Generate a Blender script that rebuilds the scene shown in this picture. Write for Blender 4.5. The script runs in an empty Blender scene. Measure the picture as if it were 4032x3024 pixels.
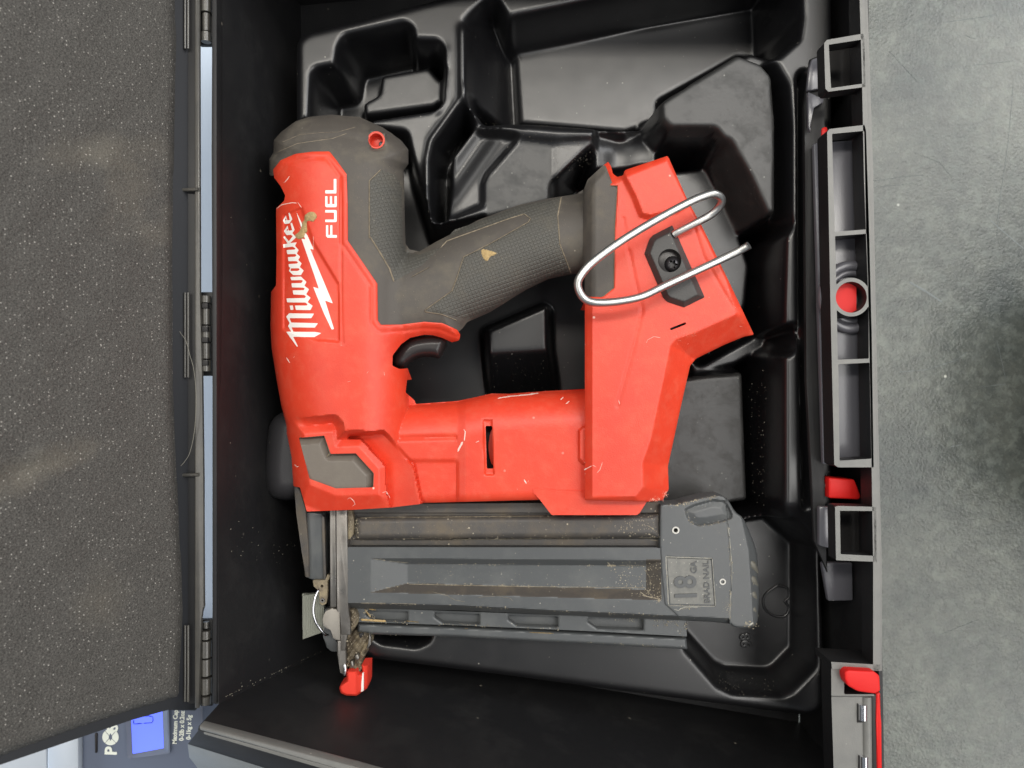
import bpy, bmesh, math, random
import numpy as np
from mathutils import Vector, Matrix
random.seed(7)
rng = np.random.default_rng(5)
S = bpy.context.scene
C = S.collection

# ------------------------------------------------------------------ camera, world, lights
DC = 384.0                      # camera height above the tool's top face, millimetres
K = (36.0 / 26.0) / 4032.0      # millimetres per photo pixel and per millimetre of distance
cam_d = bpy.data.cameras.new('camera'); cam_d.lens = 26; cam_d.sensor_width = 36
cam_d.clip_start = 0.01; cam_d.clip_end = 20
cam_d.dof.use_dof = True; cam_d.dof.focus_distance = 0.388; cam_d.dof.aperture_fstop = 10.0
cam = bpy.data.objects.new('camera', cam_d); C.objects.link(cam)
cam.location = (0, 0, DC / 1000)
S.camera = cam
w = bpy.data.worlds.new('World'); S.world = w; w.use_nodes = True
bg = w.node_tree.nodes['Background']
bg.inputs[0].default_value = (0.86, 0.93, 1.0, 1); bg.inputs[1].default_value = 0.26
S.view_settings.view_transform = 'Standard'; S.view_settings.look = 'None'
S.view_settings.exposure = -0.16; S.view_settings.gamma = 1.0
S.render.engine = 'CYCLES'

def area(name, loc, size, size_y, power, col, rot=(0, 0, 0)):
    d = bpy.data.lights.new(name, 'AREA'); d.shape = 'RECTANGLE'; d.size = size; d.size_y = size_y
    d.energy = power; d.color = col
    o = bpy.data.objects.new(name, d); C.objects.link(o); o.location = loc; o.rotation_euler = rot
    return o
area('ceiling_and_fill_panel', (0.76, 0.15, 1.45), 0.78, 1.7, 20, (1.0, 0.975, 0.94))
area('ceiling_and_fill_panel', (1.48, 0.95, 1.45), 0.6, 0.9, 12, (1.0, 0.975, 0.94))  # added panel, set apart so the gap darkens the bench edge
area('ceiling_and_fill_panel', (1.48, -1.10, 1.45), 0.6, 0.9, 12, (1.0, 0.975, 0.94))  # second added panel, on the other side of that gap
area('ceiling_tube_lamp', (-0.15, 0.62, 1.5), 1.4, 0.17, 17, (1.0, 0.95, 0.86))
area('ceiling_and_fill_panel', (-1.0, -0.1, 1.35), 0.8, 1.3, 8, (1.0, 0.96, 0.90))  # added left fill to brighten the tool
def facing(name, loc, sx, sy, p, col):
    area(name, loc, sx, sy, p, col, (-Vector(loc)).to_track_quat('-Z', 'Y').to_euler())
facing('edge_light_panel', (2.3, 1.5, 1.35), 1.5, 0.9, 30, (0.97, 0.98, 1.0))  # added far panel for highlights on the rounded tray edges
facing('edge_light_panel', (-1.6, 1.5, 1.45), 1.3, 0.7, 10, (1.0, 0.97, 0.92))  # same added edge lighting, from the left
area('window_light', (-0.95, -0.15, 0.06), 1.3, 0.3, 8, (0.66, 0.80, 1.0), (math.radians(90), 0, math.radians(-90)))

# ------------------------------------------------------------------ helpers
def P(px, py, z):
    d = (DC - z) * K * 0.001
    return ((px - 2016) * d, -(py - 1512) * d, z * 0.001)

def T(ox, oy, s, pts):
    return [(ox + s * x, oy + s * y) for x, y in pts]

def root(name, loc, label, cat):
    o = bpy.data.objects.new(name, None); C.objects.link(o); o.location = loc
    o.empty_display_size = 0.01
    o['label'] = label; o['category'] = cat
    return o
_wl = {}
def wloc(o):
    return _wl.get(o.name, Vector(o.location))

def finish(name, me, mat, parent=None, label=None, kind=None, sharp=35, center=None):
    """link a mesh given in world coordinates: move its origin to its centre and parent it"""
    n = len(me.vertices)
    co = np.empty(n * 3, dtype=np.float32); me.vertices.foreach_get('co', co); co = co.reshape(-1, 3)
    c = (co.min(0) + co.max(0)) / 2 if center is None else np.array(center)
    co -= c.astype(np.float32); me.vertices.foreach_set('co', co.ravel())
    me.polygons.foreach_set('use_smooth', [True] * len(me.polygons))
    me.update()
    me.set_sharp_from_angle(angle=math.radians(sharp))
    o = bpy.data.objects.new(name, me); C.objects.link(o)
    cw = Vector([float(v) for v in c])
    if parent is not None:
        o.parent = parent; o.location = cw - wloc(parent)
    else:
        o.location = cw
    _wl[o.name] = cw
    if mat is not None: me.materials.append(mat)
    if label: o['label'] = label
    if kind: o['kind'] = kind
    return o

def sdp(poly):
    """signed distance to a polygon, positive inside, vectorised"""
    p = np.array(poly, float); q = np.roll(p, -1, 0)
    def f(X, Y):
        X = np.asarray(X, float); Y = np.asarray(Y, float)
        d2 = np.full(X.shape, 1e18); ins = np.zeros(X.shape, bool)
        for (ax, ay), (bx, by) in zip(p, q):
            ex, ey = bx - ax, by - ay; L = ex * ex + ey * ey
            if L == 0: continue
            t = np.clip(((X - ax) * ex + (Y - ay) * ey) / L, 0, 1)
            dx = X - ax - t * ex; dy = Y - ay - t * ey
            d2 = np.minimum(d2, dx * dx + dy * dy)
            if ay != by:
                c = ((ay > Y) != (by > Y)) & (X < (bx - ax) * (Y - ay) / (by - ay) + ax)
                ins ^= c
        return np.where(ins, 1, -1) * np.sqrt(d2)
    f.bb = (p[:, 0].min(), p[:, 1].min(), p[:, 0].max(), p[:, 1].max())
    return f

def dpl(pts):
    """distance to an open polyline"""
    p = np.array(pts, float)
    def f(X, Y):
        d2 = np.full(np.shape(X), 1e18)
        for (ax, ay), (bx, by) in zip(p[:-1], p[1:]):
            ex, ey = bx - ax, by - ay; L = ex * ex + ey * ey
            t = np.clip(((X - ax) * ex + (Y - ay) * ey) / L, 0, 1)
            dx = X - ax - t * ex; dy = Y - ay - t * ey
            d2 = np.minimum(d2, dx * dx + dy * dy)
        return np.sqrt(d2)
    return f

def union(*fs):
    def f(X, Y):
        r = fs[0](X, Y)
        for g in fs[1:]: r = np.maximum(r, g(X, Y))
        return r
    f.bb = (min(g.bb[0] for g in fs), min(g.bb[1] for g in fs), max(g.bb[2] for g in fs), max(g.bb[3] for g in fs))
    return f
def minus(a, *fs):
    def f(X, Y):
        r = a(X, Y)
        for g in fs: r = np.minimum(r, -g(X, Y))
        return r
    f.bb = a.bb
    return f
def circ(cx, cy, r):
    f = lambda X, Y: r - np.hypot(np.asarray(X) - cx, np.asarray(Y) - cy)
    f.bb = (cx - r, cy - r, cx + r, cy + r)
    return f
def rect(x0, y0, x1, y1): return sdp([(x0, y0), (x1, y0), (x1, y1), (x0, y1)])
def chaikin(p, n=1, closed=True):
    for _ in range(n):
        q = []
        N = len(p)
        for i in range(N if closed else N - 1):
            a = p[i]; b = p[(i + 1) % N]
            q.append((a[0] * .75 + b[0] * .25, a[1] * .75 + b[1] * .25))
            q.append((a[0] * .25 + b[0] * .75, a[1] * .25 + b[1] * .75))
        p = q
    return p

def field(name, sd, h, mat, parent=None, step=6, depth=20, inset=0.0, zref=None, label=None, kind=None,
          sharp=35, zbase=None, bb=None, side=None, paint=()):
    """relief mesh: region sd(X,Y)>0, top height h(X,Y) in mm, walls going down by depth mm (or to zbase)"""
    x0, y0, x1, y1 = bb or sd.bb
    x0 -= 2 * step; y0 -= 2 * step; x1 += 2 * step; y1 += 2 * step
    xs = np.arange(x0, x1 + step, step); ys = np.arange(y0, y1 + step, step)
    X, Y = np.meshgrid(xs, ys); Sg = sd(X, Y)
    Sg = np.where(np.abs(Sg) < 0.02 * step, 0.02 * step * np.where(Sg >= 0, 1, -1), Sg)
    ny, nx = Sg.shape; ins = Sg > 0
    vid = -np.ones(Sg.shape, int); n_in = int(ins.sum()); vid[ins] = np.arange(n_in)
    px = list(X[ins]); py = list(Y[ins])
    emap = {}
    def ev(j0, i0, j1, i1):
        key = (j0, i0, j1, i1) if (j0, i0) < (j1, i1) else (j1, i1, j0, i0)
        if key in emap: return emap[key]
        a, b = Sg[j0, i0], Sg[j1, i1]; t = a / (a - b)
        px.append(X[j0, i0] + t * (X[j1, i1] - X[j0, i0])); py.append(Y[j0, i0] + t * (Y[j1, i1] - Y[j0, i0]))
        emap[key] = len(px) - 1
        return emap[key]
    cnt = ins[:-1, :-1].astype(int) + ins[1:, :-1] + ins[1:, 1:] + ins[:-1, 1:]
    full = np.argwhere(cnt == 4)
    j, i = full[:, 0], full[:, 1]
    faces = np.stack([vid[j, i], vid[j + 1, i], vid[j + 1, i + 1], vid[j, i + 1]], 1).tolist()
    bnd = []
    for j, i in np.argwhere((cnt > 0) & (cnt < 4)):
        cs = [(j, i), (j + 1, i), (j + 1, i + 1), (j, i + 1)]
        f = []; exits = []; lastexit = None; firstenter = None
        for a in range(4):
            c0 = cs[a]; c1 = cs[(a + 1) % 4]
            if ins[c0]: f.append(int(vid[c0]))
            if ins[c0] != ins[c1]:
                v = ev(c0[0], c0[1], c1[0], c1[1]); f.append(v)
                if ins[c0]: lastexit = v
                else:
                    if lastexit is None: firstenter = v
                    else: bnd.append((lastexit, v)); lastexit = None
        if lastexit is not None and firstenter is not None: bnd.append((lastexit, firstenter))
        if len(f) >= 3: faces.append(f)
    px = np.array(px); py = np.array(py)
    hz = h(px, py) if callable(h) else np.full(px.shape, float(h))
    d = (DC - (hz if zref is None else zref)) * K
    V = np.stack([(px - 2016) * d, -(py - 1512) * d, hz], 1)
    # skirts
    bi = np.arange(n_in, len(px))
    if len(bi):
        e = step * 0.4
        bx, by = px[bi], py[bi]
        gx = sd(bx + e, by) - sd(bx - e, by); gy = sd(bx, by + e) - sd(bx, by - e)
        L = np.hypot(gx, gy) + 1e-9; gx /= L; gy /= L
        dd = d[bi] if np.ndim(d) else d
        low = V[bi].copy()
        zl = np.full(len(bi), zbase) if zbase is not None else low[:, 2] - depth
        low[:, 0] += gx * inset; low[:, 1] -= gy * inset; low[:, 2] = np.minimum(zl, low[:, 2] - 0.05)
        off = len(V) - n_in
        V = np.concatenate([V, low], 0)
        for a, b in bnd:
            faces.append([b, a, a + off, b + off])
    me = bpy.data.meshes.new(name)
    me.from_pydata((V * 0.001).tolist(), [], faces)
    o = finish(name, me, mat, parent, label, kind, sharp)
    if paint:
        nf = len(faces) - len(bnd); mi = np.zeros(len(faces), dtype=np.int32)
        cx_ = np.array([px[f[0]] + px[f[2 % len(f)]] for f in faces[:nf]]) / 2; cy_ = np.array([py[f[0]] + py[f[2 % len(f)]] for f in faces[:nf]]) / 2
        for k_, (fn, pm) in enumerate(paint):
            me.materials.append(pm); mi[:nf][fn(cx_, cy_)] = k_ + 1
        me.polygons.foreach_set('material_index', mi)
    if side is not None:
        me.materials.append(side)
        mi = np.zeros(len(faces), dtype=np.int32); mi[len(faces) - len(bnd):] = 1
        me.polygons.foreach_set('material_index', mi)
    return o

def plate(name, poly, z, thick, mat, parent=None, bevel=0.4, label=None, kind=None, ztop=None, seg=2):
    """bevelled prism; poly in photo pixels at height z (z may be a list, one per corner)"""
    zs = z if isinstance(z, (list, tuple)) else [z] * len(poly)
    ct = [Vector(P(x, y, zz)) for (x, y), zz in zip(poly, zs)]
    ar = sum(ct[i].x * ct[(i + 1) % len(ct)].y - ct[(i + 1) % len(ct)].x * ct[i].y for i in range(len(ct)))
    if ar < 0: ct.reverse()
    bm = bmesh.new()
    top = [bm.verts.new(c) for c in ct]; bot = [bm.verts.new(c - Vector((0, 0, thick * 0.001))) for c in ct]
    n = len(ct)
    bm.faces.new(top); bm.faces.new(bot[::-1])
    for i in range(n): bm.faces.new([top[i], bot[i], bot[(i + 1) % n], top[(i + 1) % n]])
    if bevel > 0:
        es = [e for e in bm.edges]
        bmesh.ops.bevel(bm, geom=es, offset=bevel * 0.001, segments=seg, profile=0.5, affect='EDGES', clamp_overlap=True)
    me = bpy.data.meshes.new(name); bm.to_mesh(me); bm.free()
    return finish(name, me, mat, parent, label, kind)

def box(name, x0, y0, x1, y1, z, thick, mat, parent=None, **kw):
    return plate(name, [(x0, y0), (x1, y0), (x1, y1), (x0, y1)], z, thick, mat, parent, **kw)

def spline(pts, n=8):
    """Catmull-Rom through points of any dimension"""
    p = [np.array(q, float) for q in pts]; out = []
    for i in range(len(p) - 1):
        p0 = p[max(i - 1, 0)]; p1 = p[i]; p2 = p[i + 1]; p3 = p[min(i + 2, len(p) - 1)]
        for k in range(n):
            t = k / n
            out.append(0.5 * ((2 * p1) + (-p0 + p2) * t + (2 * p0 - 5 * p1 + 4 * p2 - p3) * t * t + (-p0 + 3 * p1 - 3 * p2 + p3) * t ** 3))
    out.append(p[-1]); return out

def tube(name, pts3, r, mat, parent=None, sides=14, label=None, kind=None, smooth=8, radii=None):
    """round tube through (px,py,z) points, radius r mm"""
    q = spline(pts3, smooth) if smooth else [np.array(a, float) for a in pts3]
    w3 = [Vector(P(*a)) for a in q]
    V = []; F = []; up = Vector((0, 0, 1)); prev = None
    for i, c in enumerate(w3):
        t = (w3[min(i + 1, len(w3) - 1)] - w3[max(i - 1, 0)]).normalized()
        if prev is None:
            a = up.cross(t)
            if a.length < 1e-4: a = Vector((1, 0, 0))
            a.normalize()
        else: a = (prev - t * prev.dot(t)).normalized()
        prev = a; b = t.cross(a)
        rr = (r if radii is None else np.interp(i / (len(w3) - 1), np.linspace(0, 1, len(radii)), radii)) * 0.001
        for k in range(sides):
            an = 2 * math.pi * k / sides
            V.append(c + (a * math.cos(an) + b * math.sin(an)) * rr)
    for i in range(len(w3) - 1):
        for k in range(sides):
            k2 = (k + 1) % sides
            F.append([i * sides + k, i * sides + k2, (i + 1) * sides + k2, (i + 1) * sides + k])
    F.append(list(range(sides))[::-1]); F.append([(len(w3) - 1) * sides + k for k in range(sides)])
    me = bpy.data.meshes.new(name); me.from_pydata([tuple(v) for v in V], [], F)
    return finish(name, me, mat, parent, label, kind, sharp=50)

def ribbons(name, lines, h, mat, parent=None, lift=0.12, label=None, kind='stuff', seed=1):
    """raised thin beads following lines [(pts, width_px)] on surface h"""
    V = []; F = []; rg = random.Random(seed)
    for pts, wd in lines:
        q = []
        for a, b in zip(pts[:-1], pts[1:]):
            n = max(1, int(math.dist(a, b) / 7))
            q += [(a[0] + (b[0] - a[0]) * i / n, a[1] + (b[1] - a[1]) * i / n) for i in range(n)]
        q.append(pts[-1]); base = len(V); N = len(q)
        for i, c in enumerate(q):
            a = q[max(i - 1, 0)]; b = q[min(i + 1, N - 1)]
            tx, ty = b[0] - a[0], b[1] - a[1]; L = math.hypot(tx, ty) or 1
            nx, ny = -ty / L, tx / L
            ww = wd * (0.5 if i in (0, N - 1) else 1) * rg.uniform(0.7, 1.15) / 2
            for s, l in ((-1, -0.15), (0, lift), (1, -0.15)):
                x, y = c[0] + nx * s * ww, c[1] + ny * s * ww
                z = float(h(np.array([x]), np.array([y]))[0]) if callable(h) else h
                V.append(P(x, y, z + l))
            if i:
                o = base + 3 * i
                F.append([o - 3, o, o + 1, o - 2]); F.append([o - 2, o + 1, o + 2, o - 1])
    me = bpy.data.meshes.new(name); me.from_pydata(V, [], F)
    bm = bmesh.new(); bm.from_mesh(me); bmesh.ops.recalc_face_normals(bm, faces=bm.faces); bm.to_mesh(me); bm.free()
    return finish(name, me, mat, parent, label, kind, sharp=80)

def crumbs(name, zones, h, mat, parent=None, seed=1, sdrop=0.1):
    """scatter of small irregular sawdust crumbs; zones: (points, spread px, count, (min,max) px) along lines or inside a polygon sdf"""
    rg = np.random.default_rng(seed); XY = []; SZ = []
    for z in zones:
        src, spread, n, (a, b) = z
        if callable(src):
            x0, y0, x1, y1 = src.bb; x = rg.uniform(x0, x1, n * 3); y = rg.uniform(y0, y1, n * 3)
            ok = src(x, y) > 0; x = x[ok][:n]; y = y[ok][:n]
        else:
            p = np.array(src, float); L = np.hypot(*(p[1:] - p[:-1]).T); c = np.concatenate([[0], np.cumsum(L)])
            # clump along the line
            t = rg.uniform(0, c[-1], n); t = np.where(rg.random(n) < 0.6, (rg.choice(rg.uniform(0, c[-1], max(2, n // 12)), n) + rg.normal(0, 9, n)) % c[-1], t)
            x = np.interp(t, c, p[:, 0]) + rg.normal(0, spread, n); y = np.interp(t, c, p[:, 1]) + rg.normal(0, spread, n)
        XY.append(np.stack([x, y], 1)); SZ.append(a + (b - a) * rg.random(len(x)) ** 2.5)
    XY = np.concatenate(XY); SZ = np.concatenate(SZ)
    Z = h(XY[:, 0], XY[:, 1]) if callable(h) else np.full(len(XY), float(h))
    V = []; F = []
    for (x, y), s_, z in zip(XY, SZ, Z):
        o = len(V); k = 5; a0 = rg.random() * 6.28; el = rg.uniform(0.5, 1.0); ro = rg.random() * 3.14
        for i in range(k):
            an = a0 + 2 * math.pi * i / k; r = s_ / 2 * rg.uniform(0.6, 1.2)
            u, v = r * math.cos(an), r * math.sin(an) * el
            V.append(P(x + u * math.cos(ro) - v * math.sin(ro), y + u * math.sin(ro) + v * math.cos(ro), z - sdrop))
        V.append(P(x, y, z + s_ * 0.045 + 0.05))
        for i in range(k): F.append([o + (i + 1) % k, o + i, o + k])
    me = bpy.data.meshes.new(name); me.from_pydata(V, [], F)
    return finish(name, me, mat, parent, None, 'stuff', sharp=180)

def text(name, body, cx, cy, z, size_px, mat, parent=None, rot=90, extrude=0.15, sx=1.0, label=None, bold=0.0, bevel=0.0):
    """lettering centred on photo point (cx,cy) at height z; size_px = cap height"""
    cu = bpy.data.curves.new(name, 'FONT'); cu.body = body; cu.align_x = 'CENTER'; cu.align_y = 'CENTER'
    u = (DC - z) * K * 0.001
    cu.size = size_px * u / 0.69; cu.extrude = extrude * 0.001; cu.offset = bold * 0.001
    cu.resolution_u = 3; cu.bevel_depth = bevel * 0.001; cu.bevel_resolution = 1
    to = bpy.data.objects.new(name + '_tmp', cu); C.objects.link(to)
    dg = bpy.context.evaluated_depsgraph_get(); dg.update()
    me = bpy.data.meshes.new_from_object(to.evaluated_get(dg))
    bpy.data.objects.remove(to); bpy.data.curves.remove(cu)
    me.transform(Matrix.Translation(Vector(P(cx, cy, z))) @ Matrix.Rotation(math.radians(rot), 4, 'Z') @ Matrix.Diagonal((sx, 1, 1, 1)))
    me.materials.clear(); me.name = name
    return finish(name, me, mat, parent, label)

# ------------------------------------------------------------------ materials
def mat(name, col, rough=0.5, metal=0.0, spec=0.5, bump=0.0, bscale=900, dust=0.0, dcol=(0.5, 0.47, 0.4), dscale=350,
        mottle=0.0, mscale=40, mcol=None, rvar=0.0, film=0.0, fcol=(0.25, 0.23, 0.2), fscale=60, wave=None, coat=0.0, crough=0.1):
    m = bpy.data.materials.new(name); m.use_nodes = True
    nt = m.node_tree; N = nt.nodes; L = nt.links; b = N['Principled BSDF']
    b.inputs['Roughness'].default_value = rough; b.inputs['Metallic'].default_value = metal
    b.inputs['Specular IOR Level'].default_value = spec
    if coat: b.inputs['Coat Weight'].default_value = coat; b.inputs['Coat Roughness'].default_value = crough
    geo = N.new('ShaderNodeNewGeometry'); pos = geo.outputs['Position']
    cur = N.new('ShaderNodeRGB'); cur.outputs[0].default_value = (*col, 1); cur = cur.outputs[0]
    def noise(scale, detail=3, rough_=0.5):
        n = N.new('ShaderNodeTexNoise'); n.inputs['Scale'].default_value = scale; n.inputs['Detail'].default_value = detail
        n.inputs['Roughness'].default_value = rough_
        L.new(pos, n.inputs['Vector']); return n.outputs['Fac']
    def ramp(src, a, bb, lo=0.0, hi=1.0):
        r = N.new('ShaderNodeMapRange'); r.inputs[1].default_value = a; r.inputs[2].default_value = bb
        r.inputs[3].default_value = lo; r.inputs[4].default_value = hi; L.new(src, r.inputs[0]); return r.outputs[0]
    def mix(f, a, c):
        x = N.new('ShaderNodeMix'); x.data_type = 'RGBA'
        L.new(f, x.inputs[0]); L.new(a, x.inputs[6])
        if isinstance(c, tuple): x.inputs[7].default_value = (*c, 1)
        else: L.new(c, x.inputs[7])
        return x.outputs[2]
    def mul(a, c):
        x = N.new('ShaderNodeMath'); x.operation = 'MULTIPLY'; L.new(a, x.inputs[0])
        if isinstance(c, float): x.inputs[1].default_value = c
        else: L.new(c, x.inputs[1])
        return x.outputs[0]
    def add(a, c):
        x = N.new('ShaderNodeMath'); x.operation = 'ADD'; L.new(a, x.inputs[0])
        if isinstance(c, float): x.inputs[1].default_value = c
        else: L.new(c, x.inputs[1])
        return x.outputs[0]
    if mottle:
        f = ramp(noise(mscale, 5, 0.65), 0.3, 0.7, 0.0, mottle)
        cur = mix(f, cur, mcol or tuple(c * 0.4 for c in col))
    rsrc = None
    if film:
        f = ramp(noise(fscale, 6, 0.7), 0.48, 0.72, 0.0, film)
        cur = mix(f, cur, fcol)
        rsrc = ramp(f, 0, 1, rough, min(1, rough + 0.35))
    if dust:
        v = N.new('ShaderNodeTexVoronoi'); v.inputs['Scale'].default_value = dscale; L.new(pos, v.inputs['Vector'])
        near = ramp(v.outputs['Distance'], 0.10, 0.22, 1.0, 0.0)
        sel = N.new('ShaderNodeSeparateColor'); L.new(v.outputs['Color'], sel.inputs[0])
        pick = ramp(sel.outputs[0], 1 - dust, 1 - dust * 0.8, 0.0, 1.0)
        cl = ramp(noise(45, 2), 0.4, 0.6, 0.25, 1.0)
        f = mul(mul(near, pick), cl)
        cur = mix(f, cur, dcol)
    L.new(cur, b.inputs['Base Color'])
    if rvar:
        r = ramp(noise(90, 4, 0.6), 0.3, 0.7, max(0.05, rough - rvar), min(1, rough + rvar))
        L.new(r, b.inputs['Roughness'])
    elif rsrc is not None: L.new(rsrc, b.inputs['Roughness'])
    hsrc = None
    if bump:
        hsrc = mul(noise(bscale, 3, 0.6), bump)
    if wave:
        sc, ang, st = wave
        tot = None
        for a in ang:
            mp = N.new('ShaderNodeMapping'); mp.inputs['Rotation'].default_value = (0, 0, math.radians(a)); L.new(pos, mp.inputs['Vector'])
            wv = N.new('ShaderNodeTexWave'); wv.inputs['Scale'].default_value = sc; wv.inputs['Distortion'].default_value = 0.4
            wv.inputs['Detail'].default_value = 0
            L.new(mp.outputs[0], wv.inputs['Vector'])
            o = ramp(wv.outputs['Fac'], 0.0, 0.35, 0.0, st)
            tot = o if tot is None else mul_min(N, L, tot, o)
        hsrc = tot if hsrc is None else add(hsrc, tot)
    if hsrc is not None:
        bp = N.new('ShaderNodeBump'); bp.inputs['Strength'].default_value = 1.0; bp.inputs['Distance'].default_value = 0.001
        L.new(hsrc, bp.inputs['Height']); L.new(bp.outputs[0], b.inputs['Normal'])
    return m
def mul_min(N, L, a, c):
    x = N.new('ShaderNodeMath'); x.operation = 'MINIMUM'; L.new(a, x.inputs[0]); L.new(c, x.inputs[1]); return x.outputs[0]

M_RED = mat('red_plastic', (0.70, 0.056, 0.022), 0.41, bump=0.10, bscale=1500, dust=0.012, dcol=(0.9, 0.6, 0.5), dscale=260,
            mottle=0.7, mscale=26, mcol=(0.56, 0.032, 0.014), film=0.22, fcol=(0.66, 0.16, 0.09), fscale=130)
M_REDW = mat('red_latch_plastic', (0.60, 0.012, 0.010), 0.5, spec=0.3, bump=0.03)
M_RUB = mat('grey_rubber', (0.072, 0.063, 0.054), 0.62, bump=0.12, bscale=2200, dust=0.02, dcol=(0.32, 0.29, 0.23), dscale=420,
            film=0.55, fcol=(0.16, 0.14, 0.105), fscale=55)
M_GRIP = mat('knurled_rubber', (0.072, 0.069, 0.060), 0.6, bump=0.10, bscale=2200, dust=0.03, dcol=(0.4, 0.37, 0.3), dscale=500,
             film=0.4, fcol=(0.12, 0.105, 0.08), fscale=60, wave=(165, (70, -22), 0.24))
M_MAG = mat('magazine_plastic', (0.076, 0.081, 0.084), 0.36, bump=0.05, bscale=1800, dust=0.05, dcol=(0.5, 0.47, 0.40), dscale=520,
            film=0.4, fcol=(0.12, 0.125, 0.12), fscale=50)
M_MAGD = mat('dusty_magazine_plastic', (0.065, 0.06, 0.056), 0.5, bump=0.1, bscale=1800, dust=0.10, dcol=(0.5, 0.44, 0.33), dscale=430,
             film=0.9, fcol=(0.13, 0.105, 0.075), fscale=40)
M_TRIG = mat('black_trigger_plastic', (0.020, 0.017, 0.017), 0.35, bump=0.02)
M_STEEL = mat('nose_steel', (0.27, 0.26, 0.245), 0.36, metal=0.8, bump=0.05, mottle=0.6, mscale=60, mcol=(0.16, 0.14, 0.12), rvar=0.1)
M_RUST = mat('dusty_brown_steel', (0.24, 0.20, 0.14), 0.6, metal=0.3, bump=0.3, bscale=500, mottle=0.9, mscale=110, mcol=(0.075, 0.058, 0.04),
             film=0.8, fcol=(0.42, 0.35, 0.22), fscale=150)
M_WIRE = mat('zinc_wire', (0.55, 0.55, 0.54), 0.36, metal=1.0, bump=0.06, bscale=700, mottle=0.25, mscale=150, mcol=(0.6, 0.57, 0.48))
M_WHITE = mat('white_print', (0.82, 0.80, 0.76), 0.5, mottle=0.2, mscale=260, mcol=(0.72, 0.55, 0.48))
M_GLUE = mat('dried_tan_glue', (0.46, 0.33, 0.15), 0.7, bump=0.9, bscale=1100, mottle=0.6, mscale=300, mcol=(0.40, 0.27, 0.12))
M_TAN = mat('packed_sawdust', (0.29, 0.24, 0.17), 0.85, bump=0.3, bscale=1400, mottle=0.7, mscale=400, mcol=(0.13, 0.105, 0.075))
M_DUST = mat('cream_sawdust', (0.42, 0.37, 0.27), 0.9, bump=0.4, bscale=1400, mottle=0.9, mscale=500, mcol=(0.12, 0.10, 0.075))
M_SCUFF = mat('pale_scuff', (0.82, 0.60, 0.53), 0.7, bump=0.4, bscale=1500)
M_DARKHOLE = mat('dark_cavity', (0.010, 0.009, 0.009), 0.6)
M_TRAY = mat('black_formed_plastic', (0.006, 0.006, 0.0070), 0.40, spec=0.5, coat=0.6, crough=0.26, bump=0.012, bscale=500, dust=0.03, dcol=(0.26, 0.25, 0.22), dscale=420, rvar=0.05)
M_CASE = mat('black_case_plastic', (0.010, 0.010, 0.011), 0.52, bump=0.05, bscale=1600, dust=0.018, dcol=(0.22, 0.20, 0.16), dscale=210,
             film=0.25, fcol=(0.03, 0.029, 0.027), fscale=35)
M_CASE2 = mat('grey_black_case_plastic', (0.022, 0.022, 0.026), 0.35, spec=0.6, bump=0.05, bscale=1600, dust=0.02, dcol=(0.3, 0.3, 0.28), dscale=300)
M_RIM = mat('scuffed_rim_painted_sheen', (0.14, 0.14, 0.133), 0.42, bump=0.06, bscale=1400, dust=0.04, dcol=(0.5, 0.48, 0.42), dscale=380, mottle=0.6, mscale=120, mcol=(0.19, 0.187, 0.172))  # black rim tops lightened: overhead sheen painted in over real scuffs
M_CHROME = mat('steel_pin', (0.75, 0.75, 0.78), 0.12, metal=1.0)
M_SCREW = mat('black_screw', (0.05, 0.047, 0.05), 0.32, metal=0.7, bump=0.1)
M_SCALEB = mat('grey_scale_plastic', (0.11, 0.13, 0.18), 0.45, bump=0.03)
M_SCALEP = mat('silver_scale_platform', (0.55, 0.60, 0.66), 0.35, metal=0.3, bump=0.05, dust=0.05, dcol=(0.9, 0.9, 0.9), dscale=150)
M_CREAM = mat('cream_lettering', (0.78, 0.80, 0.70), 0.5)
M_PALE = mat('pale_table_blue_lit', (0.52, 0.60, 0.70), 0.6, mottle=0.2, mscale=60, mcol=(0.42, 0.50, 0.60))  # blue daylight painted into this table's base colour
M_NAIL = mat('nail_strip_zinc', (0.34, 0.35, 0.30), 0.45, metal=0.35, bump=0.1)
M_HAIR = mat('pale_hair', (0.20, 0.19, 0.16), 0.5)

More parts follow.
